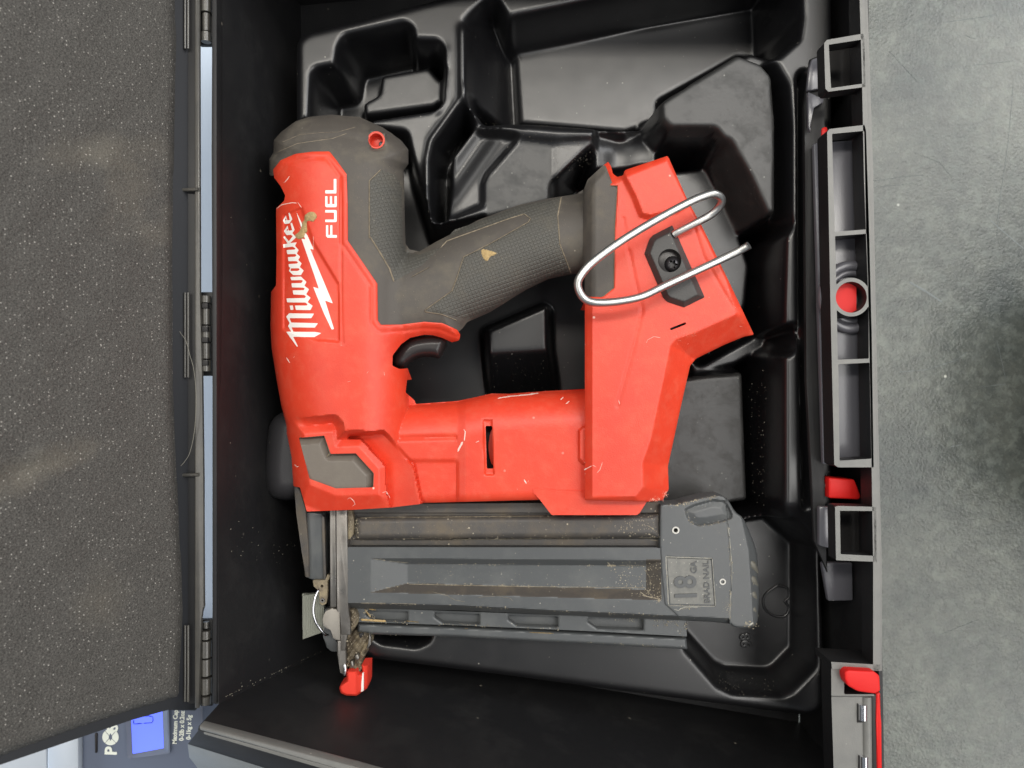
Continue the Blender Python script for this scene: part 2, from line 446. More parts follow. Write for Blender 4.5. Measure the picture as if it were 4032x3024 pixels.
def worktop_mat():
    m = mat('grey_laminate', (0.108, 0.114, 0.104), 0.24, spec=0.5, bump=0.30, bscale=520, dust=0.008, dcol=(0.6, 0.6, 0.56), dscale=190,
            mottle=0.9, mscale=190, mcol=(0.095, 0.105, 0.10), film=0.5, fcol=(0.23, 0.25, 0.23), fscale=130)
    nt = m.node_tree; N = nt.nodes; L = nt.links; b = N['Principled BSDF']
    geo = N.new('ShaderNodeNewGeometry')
    def noise(sc, d, r, dist=0.0):
        n = N.new('ShaderNodeTexNoise'); n.inputs['Scale'].default_value = sc; n.inputs['Detail'].default_value = d
        n.inputs['Roughness'].default_value = r; n.inputs['Distortion'].default_value = dist
        L.new(geo.outputs['Position'], n.inputs['Vector']); return n.outputs['Fac']
    old = b.inputs['Base Color'].links[0].from_socket
    c1 = N.new('ShaderNodeValToRGB'); L.new(noise(120, 8, 0.72, 0.6), c1.inputs[0])
    e = c1.color_ramp.elements; e[0].position = 0.36; e[0].color = (0.80, 0.81, 0.80, 1); e[1].position = 0.68; e[1].color = (1.22, 1.23, 1.18, 1)
    c2 = N.new('ShaderNodeValToRGB'); L.new(noise(14, 4, 0.6, 0.3), c2.inputs[0])
    e = c2.color_ramp.elements; e[0].position = 0.32; e[0].color = (0.62, 0.66, 0.69, 1); e[1].position = 0.62; e[1].color = (1.1, 1.1, 1.08, 1)
    x = N.new('ShaderNodeMix'); x.data_type = 'RGBA'; x.blend_type = 'MULTIPLY'; x.inputs[0].default_value = 1.0
    L.new(old, x.inputs[6]); L.new(c1.outputs[0], x.inputs[7])
    y = N.new('ShaderNodeMix'); y.data_type = 'RGBA'; y.blend_type = 'MULTIPLY'; y.inputs[0].default_value = 1.0
    L.new(x.outputs[2], y.inputs[6]); L.new(c2.outputs[0], y.inputs[7])
    L.new(y.outputs[2], b.inputs['Base Color'])
    return m
M_TABLE = worktop_mat()
def foam_mat():
    m = bpy.data.materials.new('charcoal_foam'); m.use_nodes = True
    nt = m.node_tree; N = nt.nodes; L = nt.links; b = N['Principled BSDF']
    geo = N.new('ShaderNodeNewGeometry')
    def noise(s, d=2, r=0.5):
        n = N.new('ShaderNodeTexNoise'); n.inputs['Scale'].default_value = s; n.inputs['Detail'].default_value = d
        n.inputs['Roughness'].default_value = r; L.new(geo.outputs['Position'], n.inputs['Vector']); return n.outputs['Fac']
    def ramp(src, a, bb, lo, hi):
        r = N.new('ShaderNodeMapRange'); r.inputs[1].default_value = a; r.inputs[2].default_value = bb
        r.inputs[3].default_value = lo; r.inputs[4].default_value = hi; L.new(src, r.inputs[0]); return r.outputs[0]
    cr = N.new('ShaderNodeValToRGB'); L.new(noise(1700, 3, 0.7), cr.inputs[0])
    cr.color_ramp.elements[0].position = 0.33; cr.color_ramp.elements[0].color = (0.018, 0.0165, 0.0145, 1)
    cr.color_ramp.elements[1].position = 0.66; cr.color_ramp.elements[1].color = (0.098, 0.093, 0.084, 1)
    # dusty stains with their own shape
    mx = N.new('ShaderNodeMix'); mx.data_type = 'RGBA'; L.new(ramp(noise(9, 4, 0.6), 0.60, 0.74, 0, 0.30), mx.inputs[0])
    L.new(cr.outputs[0], mx.inputs[6]); mx.inputs[7].default_value = (0.24, 0.21, 0.16, 1)
    base_ = mx.outputs[2]
    for cx_, cy_, sx_, sy_, rot_, st_ in ((-184.5, 106, 22, 9, 0.4, 0.30), (-178, 92, 7, 14, 0.0, 0.28), (-203, -36, 22, 8, 0.55, 0.42), (-186, -98, 8, 18, 0.1, 0.22)):
        mp = N.new('ShaderNodeMapping'); mp.vector_type = 'TEXTURE'; mp.inputs['Location'].default_value = (cx_ / 1000, cy_ / 1000, 0)
        mp.inputs['Rotation'].default_value = (0, 0, rot_); mp.inputs['Scale'].default_value = (sx_ / 1000, sy_ / 1000, 1e3)
        L.new(geo.outputs['Position'], mp.inputs['Vector'])
        ln = N.new('ShaderNodeVectorMath'); ln.operation = 'LENGTH'; L.new(mp.outputs[0], ln.inputs[0])
        ad = N.new('ShaderNodeMath'); ad.operation = 'MULTIPLY_ADD'; L.new(noise(60, 5, 0.7), ad.inputs[0]); ad.inputs[1].default_value = 2.0; L.new(ln.outputs['Value'], ad.inputs[2])
        fm = N.new('ShaderNodeMix'); fm.data_type = 'RGBA'; L.new(ramp(ad.outputs[0], 1.0, 2.1, st_, 0), fm.inputs[0]); L.new(base_, fm.inputs[6]); fm.inputs[7].default_value = (0.17, 0.15, 0.115, 1)
        base_ = fm.outputs[2]
    v = N.new('ShaderNodeTexVoronoi'); v.inputs['Scale'].default_value = 900; L.new(geo.outputs['Position'], v.inputs['Vector'])
    sp = N.new('ShaderNodeSeparateColor'); L.new(v.outputs['Color'], sp.inputs[0])
    near = ramp(v.outputs['Distance'], 0.10, 0.34, 1, 0); pick = ramp(sp.outputs[0], 0.72, 0.99, 0, 0.55)  # pale dots painted in as tiny glints on the foam
    f = N.new('ShaderNodeMath'); f.operation = 'MULTIPLY'; L.new(near, f.inputs[0]); L.new(pick, f.inputs[1])
    m2 = N.new('ShaderNodeMix'); m2.data_type = 'RGBA'; L.new(f.outputs[0], m2.inputs[0]); L.new(base_, m2.inputs[6])
    m2.inputs[7].default_value = (0.75, 0.72, 0.66, 1)
    L.new(m2.outputs[2], b.inputs['Base Color'])
    b.inputs['Roughness'].default_value = 0.75
    bp = N.new('ShaderNodeBump'); bp.inputs['Strength'].default_value = 0.9; bp.inputs['Distance'].default_value = 0.0007
    L.new(noise(900, 2, 0.6), bp.inputs['Height']); L.new(bp.outputs[0], b.inputs['Normal'])
    return m
M_FOAM = foam_mat()
def emit_mat(name, col, st):
    m = bpy.data.materials.new(name); m.use_nodes = True; b = m.node_tree.nodes['Principled BSDF']
    b.inputs['Base Color'].default_value = (*col, 1); b.inputs['Roughness'].default_value = 0.15
    b.inputs['Emission Color'].default_value = (*col, 1); b.inputs['Emission Strength'].default_value = st
    return m
M_LCD = emit_mat('blue_backlit_display', (0.13, 0.19, 1.0), 0.85)
M_SEG = mat('lcd_segment', (0.03, 0.05, 0.45), 0.3)

# ------------------------------------------------------------------ setting: worktop
def sheet(name, x0, y0, x1, y1, z, m, label=None, kind='structure', th=0.02):
    me = bpy.data.meshes.new(name); bm = bmesh.new()
    bmesh.ops.create_cube(bm, size=1.0)
    for v in bm.verts:
        v.co = ((x0 + x1) / 2 + v.co.x * (x1 - x0), (y0 + y1) / 2 + v.co.y * (y1 - y0), z - th / 2 + v.co.z * th)
    bm.to_mesh(me); bm.free()
    return finish(name, me, m, None, label, kind)
sheet('worktop', 0.11, -0.9, 1.1, 0.9, -0.110, M_TABLE)
WS = [([(3720, 88), (3850, 70), (3925, 58)], 3), ([(3800, 140), (3840, 152), (3870, 138)], 3), ([(3990, 330), (3970, 560), (3935, 800), (3925, 930)], 3), ([(3440, 712), (3560, 695), (3640, 690)], 2), ([(3440, 738), (3600, 722)], 2),
      ([(3900, 868), (3960, 920), (4032, 980)], 7), ([(3580, 1110), (3650, 1150), (3710, 1190)], 10), ([(3540, 1465), (3650, 1455), (3760, 1420), (3810, 1385)], 3), ([(3850, 1525), (3960, 1512)], 3), ([(3925, 1340), (3960, 1490)], 3),
      ([(3600, 600), (3700, 640), (3750, 700)], 1.6), ([(3500, 200), (3620, 330)], 1.6), ([(3740, 1760), (3790, 1750)], 4), ([(3560, 2100), (3640, 2140)], 2), ([(3700, 2500), (3850, 2440)], 2), ([(3500, 2750), (3620, 2720)], 2.5), ([(3800, 260), (3990, 240)], 2)]
wt = bpy.data.objects['worktop']
ribbons('scratch', WS, lambda X, Y: np.full(np.shape(X), -109.9), mat('pale_scratch', (0.17, 0.19, 0.19), 0.6), wt, lift=0.05, seed=12)
sheet('side_table', -1.3, -0.9, 0.108, 0.9, -0.113, M_PALE)

# ------------------------------------------------------------------ the case
case = root('tool_case', P(2100, 1512, -108), 'open black hard plastic tool case with grey foam lid, red latches and side hinges', 'tool case')
ZR = 14.0; ZF = -95.0
def quadstrip(name, rows, m, parent, label=None, kind=None, sub=1, thick=2.0):
    """solid sheet through two rows of (px,py,z) points"""
    A, B = rows
    V = [Vector(P(*p)) for p in A] + [Vector(P(*p)) for p in B]; n = len(A)
    bm = bmesh.new(); vs = [bm.verts.new(v) for v in V]
    for i in range(n - 1): bm.faces.new([vs[i], vs[i + 1], vs[n + i + 1], vs[n + i]])
    bmesh.ops.recalc_face_normals(bm, faces=bm.faces)
    if sum((f.normal.z for f in bm.faces)) < 0: bmesh.ops.reverse_faces(bm, faces=bm.faces)
    bm.normal_update()
    r = bmesh.ops.solidify(bm, geom=bm.faces[:], thickness=thick * 0.001)
    me = bpy.data.meshes.new(name); bm.to_mesh(me); bm.free()
    return finish(name, me, m, parent, label, kind, sharp=25)
plate('floor', [(1080, -120), (3135, -220), (3145, 2860), (1300, 2520), (1190, 2300)], ZF, 4, M_CASE, case, bevel=0)
quadstrip('hinge_side_wall', ([(852, -330, ZR), (848, 600, ZR), (852, 1500, ZR), (858, 2200, ZR), (862, 2772, ZR)],
                              [(1185, 10, ZF), (1190, 600, ZF), (1195, 1500, ZF), (1230, 2200, ZF), (1345, 2535, ZF)]), M_CASE, case)
quadstrip('lower_side_wall', ([(783, 2859, 36), (1400, 3022, 36), (2200, 3235, 36), (3300, 3300, 36)],
                              [(1340, 2530, ZF), (1700, 2590, ZF), (2300, 2700, ZF), (3300, 2870, ZF)]), M_CASE, case)
quadstrip('upper_side_wall', ([(852, -330, ZR), (3400, -330, ZR)], [(1185, 10, ZF), (3150, -170, ZF)]), M_CASE, case)
# rims
quadstrip('lower_side_wall', ([(783, 2859, 36), (862, 2772, ZR)], [(1340, 2530, ZF), (1345, 2536, ZF)]), M_CASE, case)
box('hinge_side_rim', 835, -330, 853, 2772, ZR + 1, 8, M_CASE, case, bevel=0.5)
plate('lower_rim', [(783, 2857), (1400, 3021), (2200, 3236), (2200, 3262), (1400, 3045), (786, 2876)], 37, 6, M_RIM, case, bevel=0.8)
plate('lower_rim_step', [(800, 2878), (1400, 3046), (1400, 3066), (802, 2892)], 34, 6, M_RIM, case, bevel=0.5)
plate('outer_side_ledge', [(781, 2875), (738, 2930), (1010, 3014), (1500, 3160), (1500, 3060)], [34, 28, 28, 28, 34], 3, M_CASE, case, bevel=0.3)
plate('outer_side_panel', [(738, 2930), (744, 2982), (782, 3030), (900, 3060), (1200, 3078), (1010, 3014)], [27, 13, 6, 6, 8, 27], 3,
      mat('lit_grey_side', (0.17, 0.18, 0.18), 0.5, bump=0.1, bscale=700, film=0.6, fcol=(0.25, 0.26, 0.26), fscale=40), case, bevel=0.3)  # side face painted pale where light falls on it

# hinge knuckles, hinge side
def knuckle(y0, y1, r=2.45, x=812, m=None, z=ZR - 3, name='hinge_knuckle'):
    return tube(name, [(x, y0, z), (x, y1, z)], r, m or M_HINGE, case, sides=20, smooth=0)
M_HINGE = mat('glossy_black_hinge', (0.05, 0.048, 0.044), 0.28, spec=0.8, bump=0.05, bscale=900, mottle=0.4, mscale=80, mcol=(0.12, 0.11, 0.09))
for y0, y1, r in ((-60, 50, 2.5), (56, 124, 1.9), (130, 166, 2.4)): knuckle(y0, y1, r)
for y0, y1, r in ((1166, 1192, 2.4), (1196, 1212, 2.0), (1216, 1278, 2.0), (1284, 1344, 2.3), (1352, 1412, 2.0), (1418, 1462, 2.4)): knuckle(y0, y1, r)
for y0, y1, r in ((2448, 2472, 1.4), (2482, 2514, 2.4), (2522, 2586, 2.5), (2594, 2658, 2.4), (2668, 2730, 2.5), (2740, 2772, 2.3)): knuckle(y0, y1, r)
for y0, y1 in ((-60, 176), (1150, 1480), (2440, 2780)):
    box('hinge_leaf', 784, y0, 836, y1, ZR - 5.5, 3, M_CASE, case, bevel=0.3)
for x0, y0 in ((793, 1193), (793, 1285), (793, 1328), (793, 1419)):
    box('hinge_notch', x0 + 2, y0, x0 + 24, y0 + 20, ZR + 0.2, 2.6, M_DARKHOLE, case, bevel=0.2)

# ---- lid, opened backwards and leaning over the worktop
LZ = 18.0; LX = 165.4
def ray_plane(px, py, off=0.0):
    a = (px - 2016) * K; s = 1.25
    z0 = LZ + off; z = (z0 - s * LX - s * a * DC) / (1 - s * a)
    return (px, py, z)
def lidplate(name, poly, off, thick, m, parent, bevel=0.4):
    pts = [ray_plane(x, y, off) for x, y in poly]
    zs = [p[2] for p in pts]
    return plate(name, poly, zs, thick, m, parent, bevel=bevel)
lid = lidplate('lid', [(-520, -420), (770, -420), (770, 2803), (662, 2787), (515, 2836), (0, 3012), (-520, 3190)], -3.0, 4, mat('lid_plastic', (0.012, 0.013, 0.016), 0.5, bump=0.03), case, bevel=1.0)
# foam: gently wavy slab
FOAM = sdp([(-520, -420), (688, -420), (690, 60), (697, 140), (690, 400), (684, 700), (680, 1000), (682, 1300), (684, 1600), (696, 1850),
            (706, 2050), (716, 2250), (722, 2400), (714, 2550), (708, 2680), (706, 2742), (520, 2797), (300, 2869), (0, 2980), (-520, 3158)])
def foam_h(X, Y):
    a = (X - 2016) * K; s = 1.25
    z = (LZ + 3.5 - s * LX - s * a * DC) / (1 - s * a)
    d = FOAM(X, Y)
    z = z - 5 * (1 - np.sqrt(np.clip(1 - (1 - np.clip(d, 0, 32) / 32) ** 2, 0, 1)))
    def dent(cx, cy, rx, ry, am, rot):
        c, s_ = math.cos(rot), math.sin(rot); u = ((X - cx) * c + (Y - cy) * s_) / rx; v = (-(X - cx) * s_ + (Y - cy) * c) / ry
        return am * np.exp(-(u * u + v * v))
    z += 0.35 * np.sin(X / 45.0 + np.sin(Y / 70.0)) * np.sin(Y / 60.0) + dent(80, 1860, 110, 40, -1.6, -0.5) + dent(160, 1790, 60, 35, 1.2, -0.6) + dent(300, 560, 130, 60, -1.0, 0.3) + dent(430, 640, 50, 80, 1.0, 0.1)
    return z
field('foam_pad', FOAM, foam_h, M_FOAM, lid, step=14, depth=9, label='charcoal speckled foam pad filling the lid', sharp=60)
# lid flange between foam and hinges with its ribs
box('lid_flange', 696, -200, 784, 2772, ZR - 2, 1.6, M_CASE, lid, bevel=0.5)
plate('lid_flange_edge', [(766, -200), (785, -200), (786, 1150), (795, 1490), (800, 1900), (804, 2390), (787, 2436), (786, 2790), (766, 2790)], ZR + 0.6, 2.0, M_HINGE, lid, bevel=0.6)
for y0, y1 in ((-60, 192), (1152, 1486), (2462, 2762)):
    tube('hinge_ridge', [(729, y0, ZR + 0.2), (729, y1, ZR + 0.2)], 0.55, M_HINGE, lid, sides=10, smooth=0)
    tube('hinge_ridge', [(741, y0, ZR + 0.2), (741, y1, ZR + 0.2)], 0.6, M_HINGE, lid, sides=10, smooth=0)
for y in (748, 1871):
    tube('flange_rib', [(700, y, ZR - 1), (782, y - 2, ZR + 1)], 0.9, M_HINGE, lid, sides=10, smooth=0)

# ---- latch side: wall, cellular rim, latches
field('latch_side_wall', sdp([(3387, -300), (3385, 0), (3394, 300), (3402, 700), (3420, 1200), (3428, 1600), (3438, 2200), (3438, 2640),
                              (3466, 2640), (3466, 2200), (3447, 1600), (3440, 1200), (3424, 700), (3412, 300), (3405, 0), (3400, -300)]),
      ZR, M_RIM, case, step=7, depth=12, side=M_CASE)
quadstrip('latch_side_skin', ([(3402, -320, 4), (3410, 600, 4), (3440, 1600, 4), (3460, 2640, 4), (3470, 3300, 4)], [(3135, -160, ZF), (3135, 600, ZF), (3140, 1500, ZF), (3145, 2200, ZF), (3150, 2870, ZF)]), M_CASE, case)
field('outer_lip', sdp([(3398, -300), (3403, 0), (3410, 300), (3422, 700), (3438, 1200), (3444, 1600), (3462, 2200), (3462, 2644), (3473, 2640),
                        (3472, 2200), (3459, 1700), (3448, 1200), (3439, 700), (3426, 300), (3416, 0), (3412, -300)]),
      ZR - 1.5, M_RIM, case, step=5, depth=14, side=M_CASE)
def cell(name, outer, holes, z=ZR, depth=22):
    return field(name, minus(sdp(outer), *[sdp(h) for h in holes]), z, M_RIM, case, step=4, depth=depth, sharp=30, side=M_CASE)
cell('rim_cell', [(3245, 170), (3256, 157), (3400, 132), (3404, 155), (3408, 342), (3262, 361), (3250, 350)],
     [[(3263, 176), (3396, 155), (3400, 329), (3272, 347)]], depth=9)
z8 = lambda pts: T(3100, 800, .4821, pts)
ladder = sdp([(3257, 520), (3266, 508), (3404, 492), (3410, 515), (3422, 900), (3432, 1300), (3440, 1840), (3300, 1840), (3285, 1830), (3270, 1200)])
holes = [sdp([(3276, 527), (3403, 515), (3410, 903), (3287, 913)]), sdp([(3288, 930), (3412, 920), (3420, 1160), (3294, 1160)]),
         sdp([(3294, 1180), (3420, 1180), (3421, 1412), (3299, 1416)]), sdp([(3301, 1434), (3424, 1428), (3431, 1806), (3306, 1814)])]
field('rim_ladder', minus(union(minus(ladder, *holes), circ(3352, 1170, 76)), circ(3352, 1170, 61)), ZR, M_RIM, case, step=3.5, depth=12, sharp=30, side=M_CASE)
cell('rim_cell', [(3288, 1996), (3298, 1992), (3450, 1996), (3452, 2212), (3292, 2206)], [[(3307, 2011), (3440, 2012), (3442, 2189), (3310, 2182)]], depth=9)
cell('rim_bar', [(3273, 2606), (3470, 2618), (3472, 2642), (3276, 2634)], [], depth=20)
# slanted shiny panel behind the ladder and its pale strip
M_PANEL = mat('panel_painted_reflection', (0.11, 0.11, 0.125), 0.28, spec=0.8, bump=0.03, bscale=900, dust=0.03, dcol=(0.5, 0.48, 0.45), dscale=330)  # black panel's base lightened to stand in for reflected light
plate('latch_panel', [(3250, 560), (3420, 548), (3436, 1810), (3268, 1822)], -1, 3, M_PANEL, case, bevel=0.3)
plate('latch_panel_strip', [(3203, 566), (3256, 552), (3282, 1828), (3240, 1828), (3222, 1200)], -2, 3, M_PANEL, case, bevel=0.8)
plate('inner_step', [(3236, 2216), (3358, 2214), (3360, 2366), (3262, 2368)], -20, 4, M_PANEL, case, bevel=1.0)
plate('inner_slope', [(3384, 2216), (3437, 2214), (3438, 2612), (3390, 2608)], [-24, 8, 8, -24], 3, M_CASE2, case, bevel=0.3)
plate('inner_slope', [(3330, -60), (3386, -60), (3384, 132), (3338, 140)], [-24, 8, 8, -24], 3, M_CASE, case, bevel=0.3)
# round lock button
tube('lock_ring', [(3350 + 112 * math.cos(a), 1170 + 124 * math.sin(a), 1) for a in [math.radians(t) for t in range(60, 301, 12)]], 2.6, M_PANEL, case, smooth=2)
tube('lock_ring', [(3350 + 88 * math.cos(a), 1170 + 96 * math.sin(a), 0) for a in [math.radians(t) for t in range(40, 321, 12)]], 1.8, M_PANEL, case, smooth=2)
field('lock_disc', circ(3350, 1170, 66), 4, M_PANEL, case, step=5, depth=3)
field('lock_indicator', lambda X, Y: np.minimum(61 - np.hypot(X - 3350, Y - 1170), 3372 - X), 8, M_REDW, case, step=4, depth=4, bb=(3280, 1100, 3380, 1240), label='red half-moon lock indicator')
# tall tray-side ledge of the latch wall
plate('cell_shade_plate', [(3258, 160), (3400, 140), (3404, 350), (3266, 356)], -14, 2, M_DARKHOLE, case, bevel=0)  # added dark plates paint the shade of deep cells
plate('cell_shade_plate', [(3300, 2000), (3446, 2004), (3446, 2200), (3300, 2196)], -14, 2, M_DARKHOLE, case, bevel=0)
plate('latch_side_ledge', [(3190, 230), (3232, 215), (3246, 400), (3246, 1900), (3262, 2260), (3205, 2130), (3176, 1500), (3168, 420)],
      -7, 3, M_CASE, case, bevel=1.0)
plate('ledge_bracket', [(3197, 232), (3246, 214), (3250, 345), (3178, 358), (3186, 270)], -4, 3, M_PANEL, case, bevel=1.2)
plate('ledge_bracket', [(3182, 360), (3246, 390), (3240, 408), (3200, 420), (3192, 520), (3184, 500)], -3, 3, M_PANEL, case, bevel=1.0)
plate('ledge_bracket', [(3226, 1995), (3288, 1996), (3288, 2165), (3226, 2150)], 0, 4, M_PANEL, case, bevel=1.0)
# small red catch seen in the gap and its chrome pin
tube('catch_pin', [(3215, 1912, -9), (3275, 1912, -9)], 1.6, M_HINGE, case, smooth=0)
plate('latch_catch', [(3264, 1880), (3366, 1888), (3392, 1955), (3384, 1968), (3264, 1962)], -3, 10, M_REDW, case, bevel=2.5, seg=3)
plate('latch_catch', [(3235, 500), (3262, 494), (3262, 552), (3235, 556)], -6, 5, M_REDW, case, bevel=1.5)
# lower front latch
z10 = lambda pts: T(3100, 2200, .4965, pts)
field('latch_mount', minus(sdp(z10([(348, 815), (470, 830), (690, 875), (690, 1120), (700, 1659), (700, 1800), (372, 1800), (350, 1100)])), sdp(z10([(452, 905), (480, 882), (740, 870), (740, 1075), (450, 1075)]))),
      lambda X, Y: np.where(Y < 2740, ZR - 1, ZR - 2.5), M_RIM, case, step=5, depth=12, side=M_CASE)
lv = plate('latch_lever', z10([(455, 905), (480, 884), (690, 896), (735, 930), (742, 1050), (700, 1075), (560, 1055), (480, 1010), (458, 960)]), ZR + 5, 14, M_REDW, case, bevel=2.6, seg=4, label='red latch lever end')
plate('latch_strip', z10([(704, 1070), (742, 1060), (745, 1300), (758, 1800), (712, 1800), (706, 1300)]), ZR - 1, 14, M_REDW, case, bevel=1.0)
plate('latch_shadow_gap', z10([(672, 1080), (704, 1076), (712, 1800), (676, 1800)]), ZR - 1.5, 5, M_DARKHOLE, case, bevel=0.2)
for a, b in (((555, 1150), (642, 1300)), ((565, 1560), (652, 1800))):
    (xa, ya), (xb, yb) = z10([a, b])
    box('latch_window', xa, ya, xb, yb, ZR - 2.1, 2, M_DARKHOLE, case, bevel=0.1)
    tube('latch_pin', [((xa + xb) / 2 - 1, ya + 2, ZR - 1.5), ((xa + xb) / 2 - 1, yb - 12, ZR - 1.5)], 2.0, M_CHROME, case, smooth=0)
tube('latch_hinge_barrel', [(z10([(625, 1080)])[0][0], 2740, ZR - 3.5), (z10([(632, 1800)])[0][0], 3080, ZR - 3.5)], 2.6, M_RIM, case, smooth=0)

# ------------------------------------------------------------------ formed tray inside the case
ZT = -40.0
def lev(poly, z):
    """outline traced at height z, expressed on the tray's reference plane"""
    s = (DC - z) / (DC - ZT)
    return [(2016 + (x - 2016) * s, 1512 + (y - 1512) * s) for x, y in poly]
TR_OUT = lev([(1162, 170), (1175, 140), (1210, 118), (1416, 68), (1800, -30), (3170, -260), (3215, -200), (3225, 150), (3228, 2000), (3252, 2660), (3255, 2770), (3240, 2800), (3217, 2816),
              (3175, 2824), (3048, 2807), (2500, 2736), (2000, 2668), (1439, 2597), (1385, 2570), (1340, 2520), (1300, 2300), (1180, 2000), (1162, 1000)], ZT)
def tray_h(X, Y):
    X = np.asarray(X, float); Y = np.asarray(Y, float)
    Z = np.full(X.shape, ZT)
    def put(poly, zp, zt, ramp, mode='in'):
        nonlocal Z
        sd = sdp(lev(poly, zp))(X, Y)
        w_ = np.clip(sd / ramp, 0, 1) if mode == 'in' else np.clip((sd + ramp) / ramp, 0, 1)
        w_ = w_ * w_ * (3 - 2 * w_)
        Z = Z * (1 - w_) + zt * w_ if not callable(zt) else Z * (1 - w_) + zt(X, Y) * w_
    # nailer pocket (mostly under the tool)
    put([(1180, 470), (1600, 520), (1625, 640), (1700, 880), (1880, 860), (2200, 700), (2345, 560), (2345, 660), (2590, 640), (2590, 540), (2810, 512), (2850, 560), (2935, 790), (2990, 868),
         (3072, 892), (3078, 2030), (2960, 2060), (2900, 2120), (2700, 2440), (1480, 2440), (1400, 2420), (1200, 2300)], -40, -88, 34, 'in')
    # valley between the ridge and the two small blocks
    put([(1835, 400), (1870, 490), (1780, 610), (1765, 870), (1700, 880), (1698, 640), (1715, 570)], -45, -80, 24, 'in')
    # accessory pocket
    put([(1227, 300), (1240, 272), (1322, 256), (1332, 186), (1356, 142), (1588, 90), (1618, 104), (1630, 160), (1722, 162), (1748, 195), (1744, 395), (1720, 426), (1462, 466), (1420, 520), (1217, 520)], -40, -88, 26, 'in')
    put([(1498, 292), (1690, 258), (1750, 330), (1744, 395), (1715, 424), (1434, 462), (1425, 402), (1489, 366)], -62, -62, 18, 'out')
    # big upper-right pocket: rim then floor
    put([(1945, 75), (2600, -70), (3130, -160), (3165, 130), (3080, 240), (2960, 200), (2600, 400), (2585, 480), (2460, 505), (2345, 498), (1890, 468), (1840, 400), (1838, 170)], -38, -92, 46, 'in')
    put([(2030, 205), (3100, 15), (3112, 150), (3010, 235), (2905, 225), (2590, 400), (2590, 480), (2460, 522), (2270, 505), (2050, 487)], -78, -78, 22, 'out')
    put([(1842, 165), (1945, 80), (2012, 195), (2034, 487), (1892, 464), (1846, 400)], -66, lambda x, y: -44 - 48 * np.clip((x - 1842) / 190, 0, 1), 6, 'out')
    # ridge saddle, blocks
    put([(2350, 524), (2460, 540), (2572, 482), (2572, 640), (2350, 670)], -44, lambda x, y: -44 - 9 * np.exp(-((y - 470) / 60.0) ** 2) - 4 * np.exp(-((x - 2440) / 60.0) ** 2), 14, 'out')
    put([(2595, 395), (2905, 205), (3002, 242), (3048, 295), (3062, 480), (3062, 845), (2975, 862), (2930, 780), (2850, 562), (2812, 512), (2640, 512), (2600, 470)], -14, -14, 12, 'out')
    put([(3135, -260), (3150, 60), (3140, 150), (3060, 222), (3015, 226), (3050, 250), (3100, 335), (3114, 500), (3114, 880), (3086, 925), (3078, 1200), (3078, 1985), (3092, 2035), (3220, 2170), (3290, 2200), (3290, -260)], -16,
        lambda x, y: -16 - 24 * np.clip((y - 1960) / 220, 0, 1), 12, 'out')
    for pl, am, wd in (([(1828, 120), (1828, 400), (1708, 562), (1692, 650), (1690, 870)], 5, 16), ([(1748, 200), (1746, 395), (1724, 432)], 2.5, 12)):
        g = dpl(lev(pl, ZT))(X, Y); Z = Z + am * np.exp(-(g / wd) ** 2) * (Z < -30)
    put([(1880, 488), (2060, 522), (1915, 690), (1896, 730), (1896, 812), (1780, 866), (1771, 671), (1785, 608)], -48, lambda x, y: -46 - 6 * np.exp(-((x - 1840 + 0.7 * (y - 600)) / 60) ** 2), 14, 'out')
    put([(2062, 556), (2178, 572), (2174, 800), (1914, 870), (1914, 716)], -41, -41, 12, 'out')
    put([(1884, 480), (2200, 505), (2345, 515), (2345, 530), (2200, 540), (2060, 528)], -36, -37, 8, 'out')
    # floor step of the foot pocket, pale block beside the foot, block in the trigger gap
    put([(2640, 655), (2795, 640), (2864, 764), (2934, 917), (2975, 1040), (2960, 1200), (2900, 1330), (2700, 1440), (2600, 1000)], -48, -54, 10, 'out')
    put([(2560, 1500), (2700, 1484), (2930, 1462), (2950, 1975), (2880, 1985), (2600, 2100), (2400, 1700)], -52, -52, 20, 'out')
    put([(2700, 1420), (2760, 1430), (2960, 1320), (3030, 1320), (3010, 1380), (2900, 1440), (2720, 1475)], -60, -58, 12, 'out')
    put([(1912, 1296), (2150, 1194), (2163, 1202), (2166, 1362), (2205, 1600), (1932, 1600), (1916, 1384)], -50, lambda x, y: -50 - 34 * np.clip((y - (1392 - (x - 1900) * 0.06)) / 190, 0, 1), 16, 'out')
    # octagonal pocket
    put([(2698, 2558), (2829, 2706), (2890, 2735), (3086, 2744), (3128, 2725), (3222, 2630), (3224, 2160), (3083, 2024), (2960, 2045), (2760, 2200), (2690, 2420)], -40, -68, 36, 'in')
    # small pocket under the magazine's front
    put([(1440, 2420), (1720, 2440), (1690, 2530), (1640, 2552), (1500, 2535), (1450, 2500)], -40, -62, 34, 'in')
    # right flange groove
    g = dpl(lev([(3166, 300), (3168, 1200), (3182, 1990)], -16))(X, Y); Z = Z - 14 * np.exp(-(g / 12.0) ** 4)
    # rolled outer edge
    sdo = sdp(TR_OUT)(X, Y); Z = Z - 5 * (1 - np.sqrt(np.clip(1 - (1 - np.clip(sdo, 0, 26) / 26) ** 2, 0, 1)))
    return Z
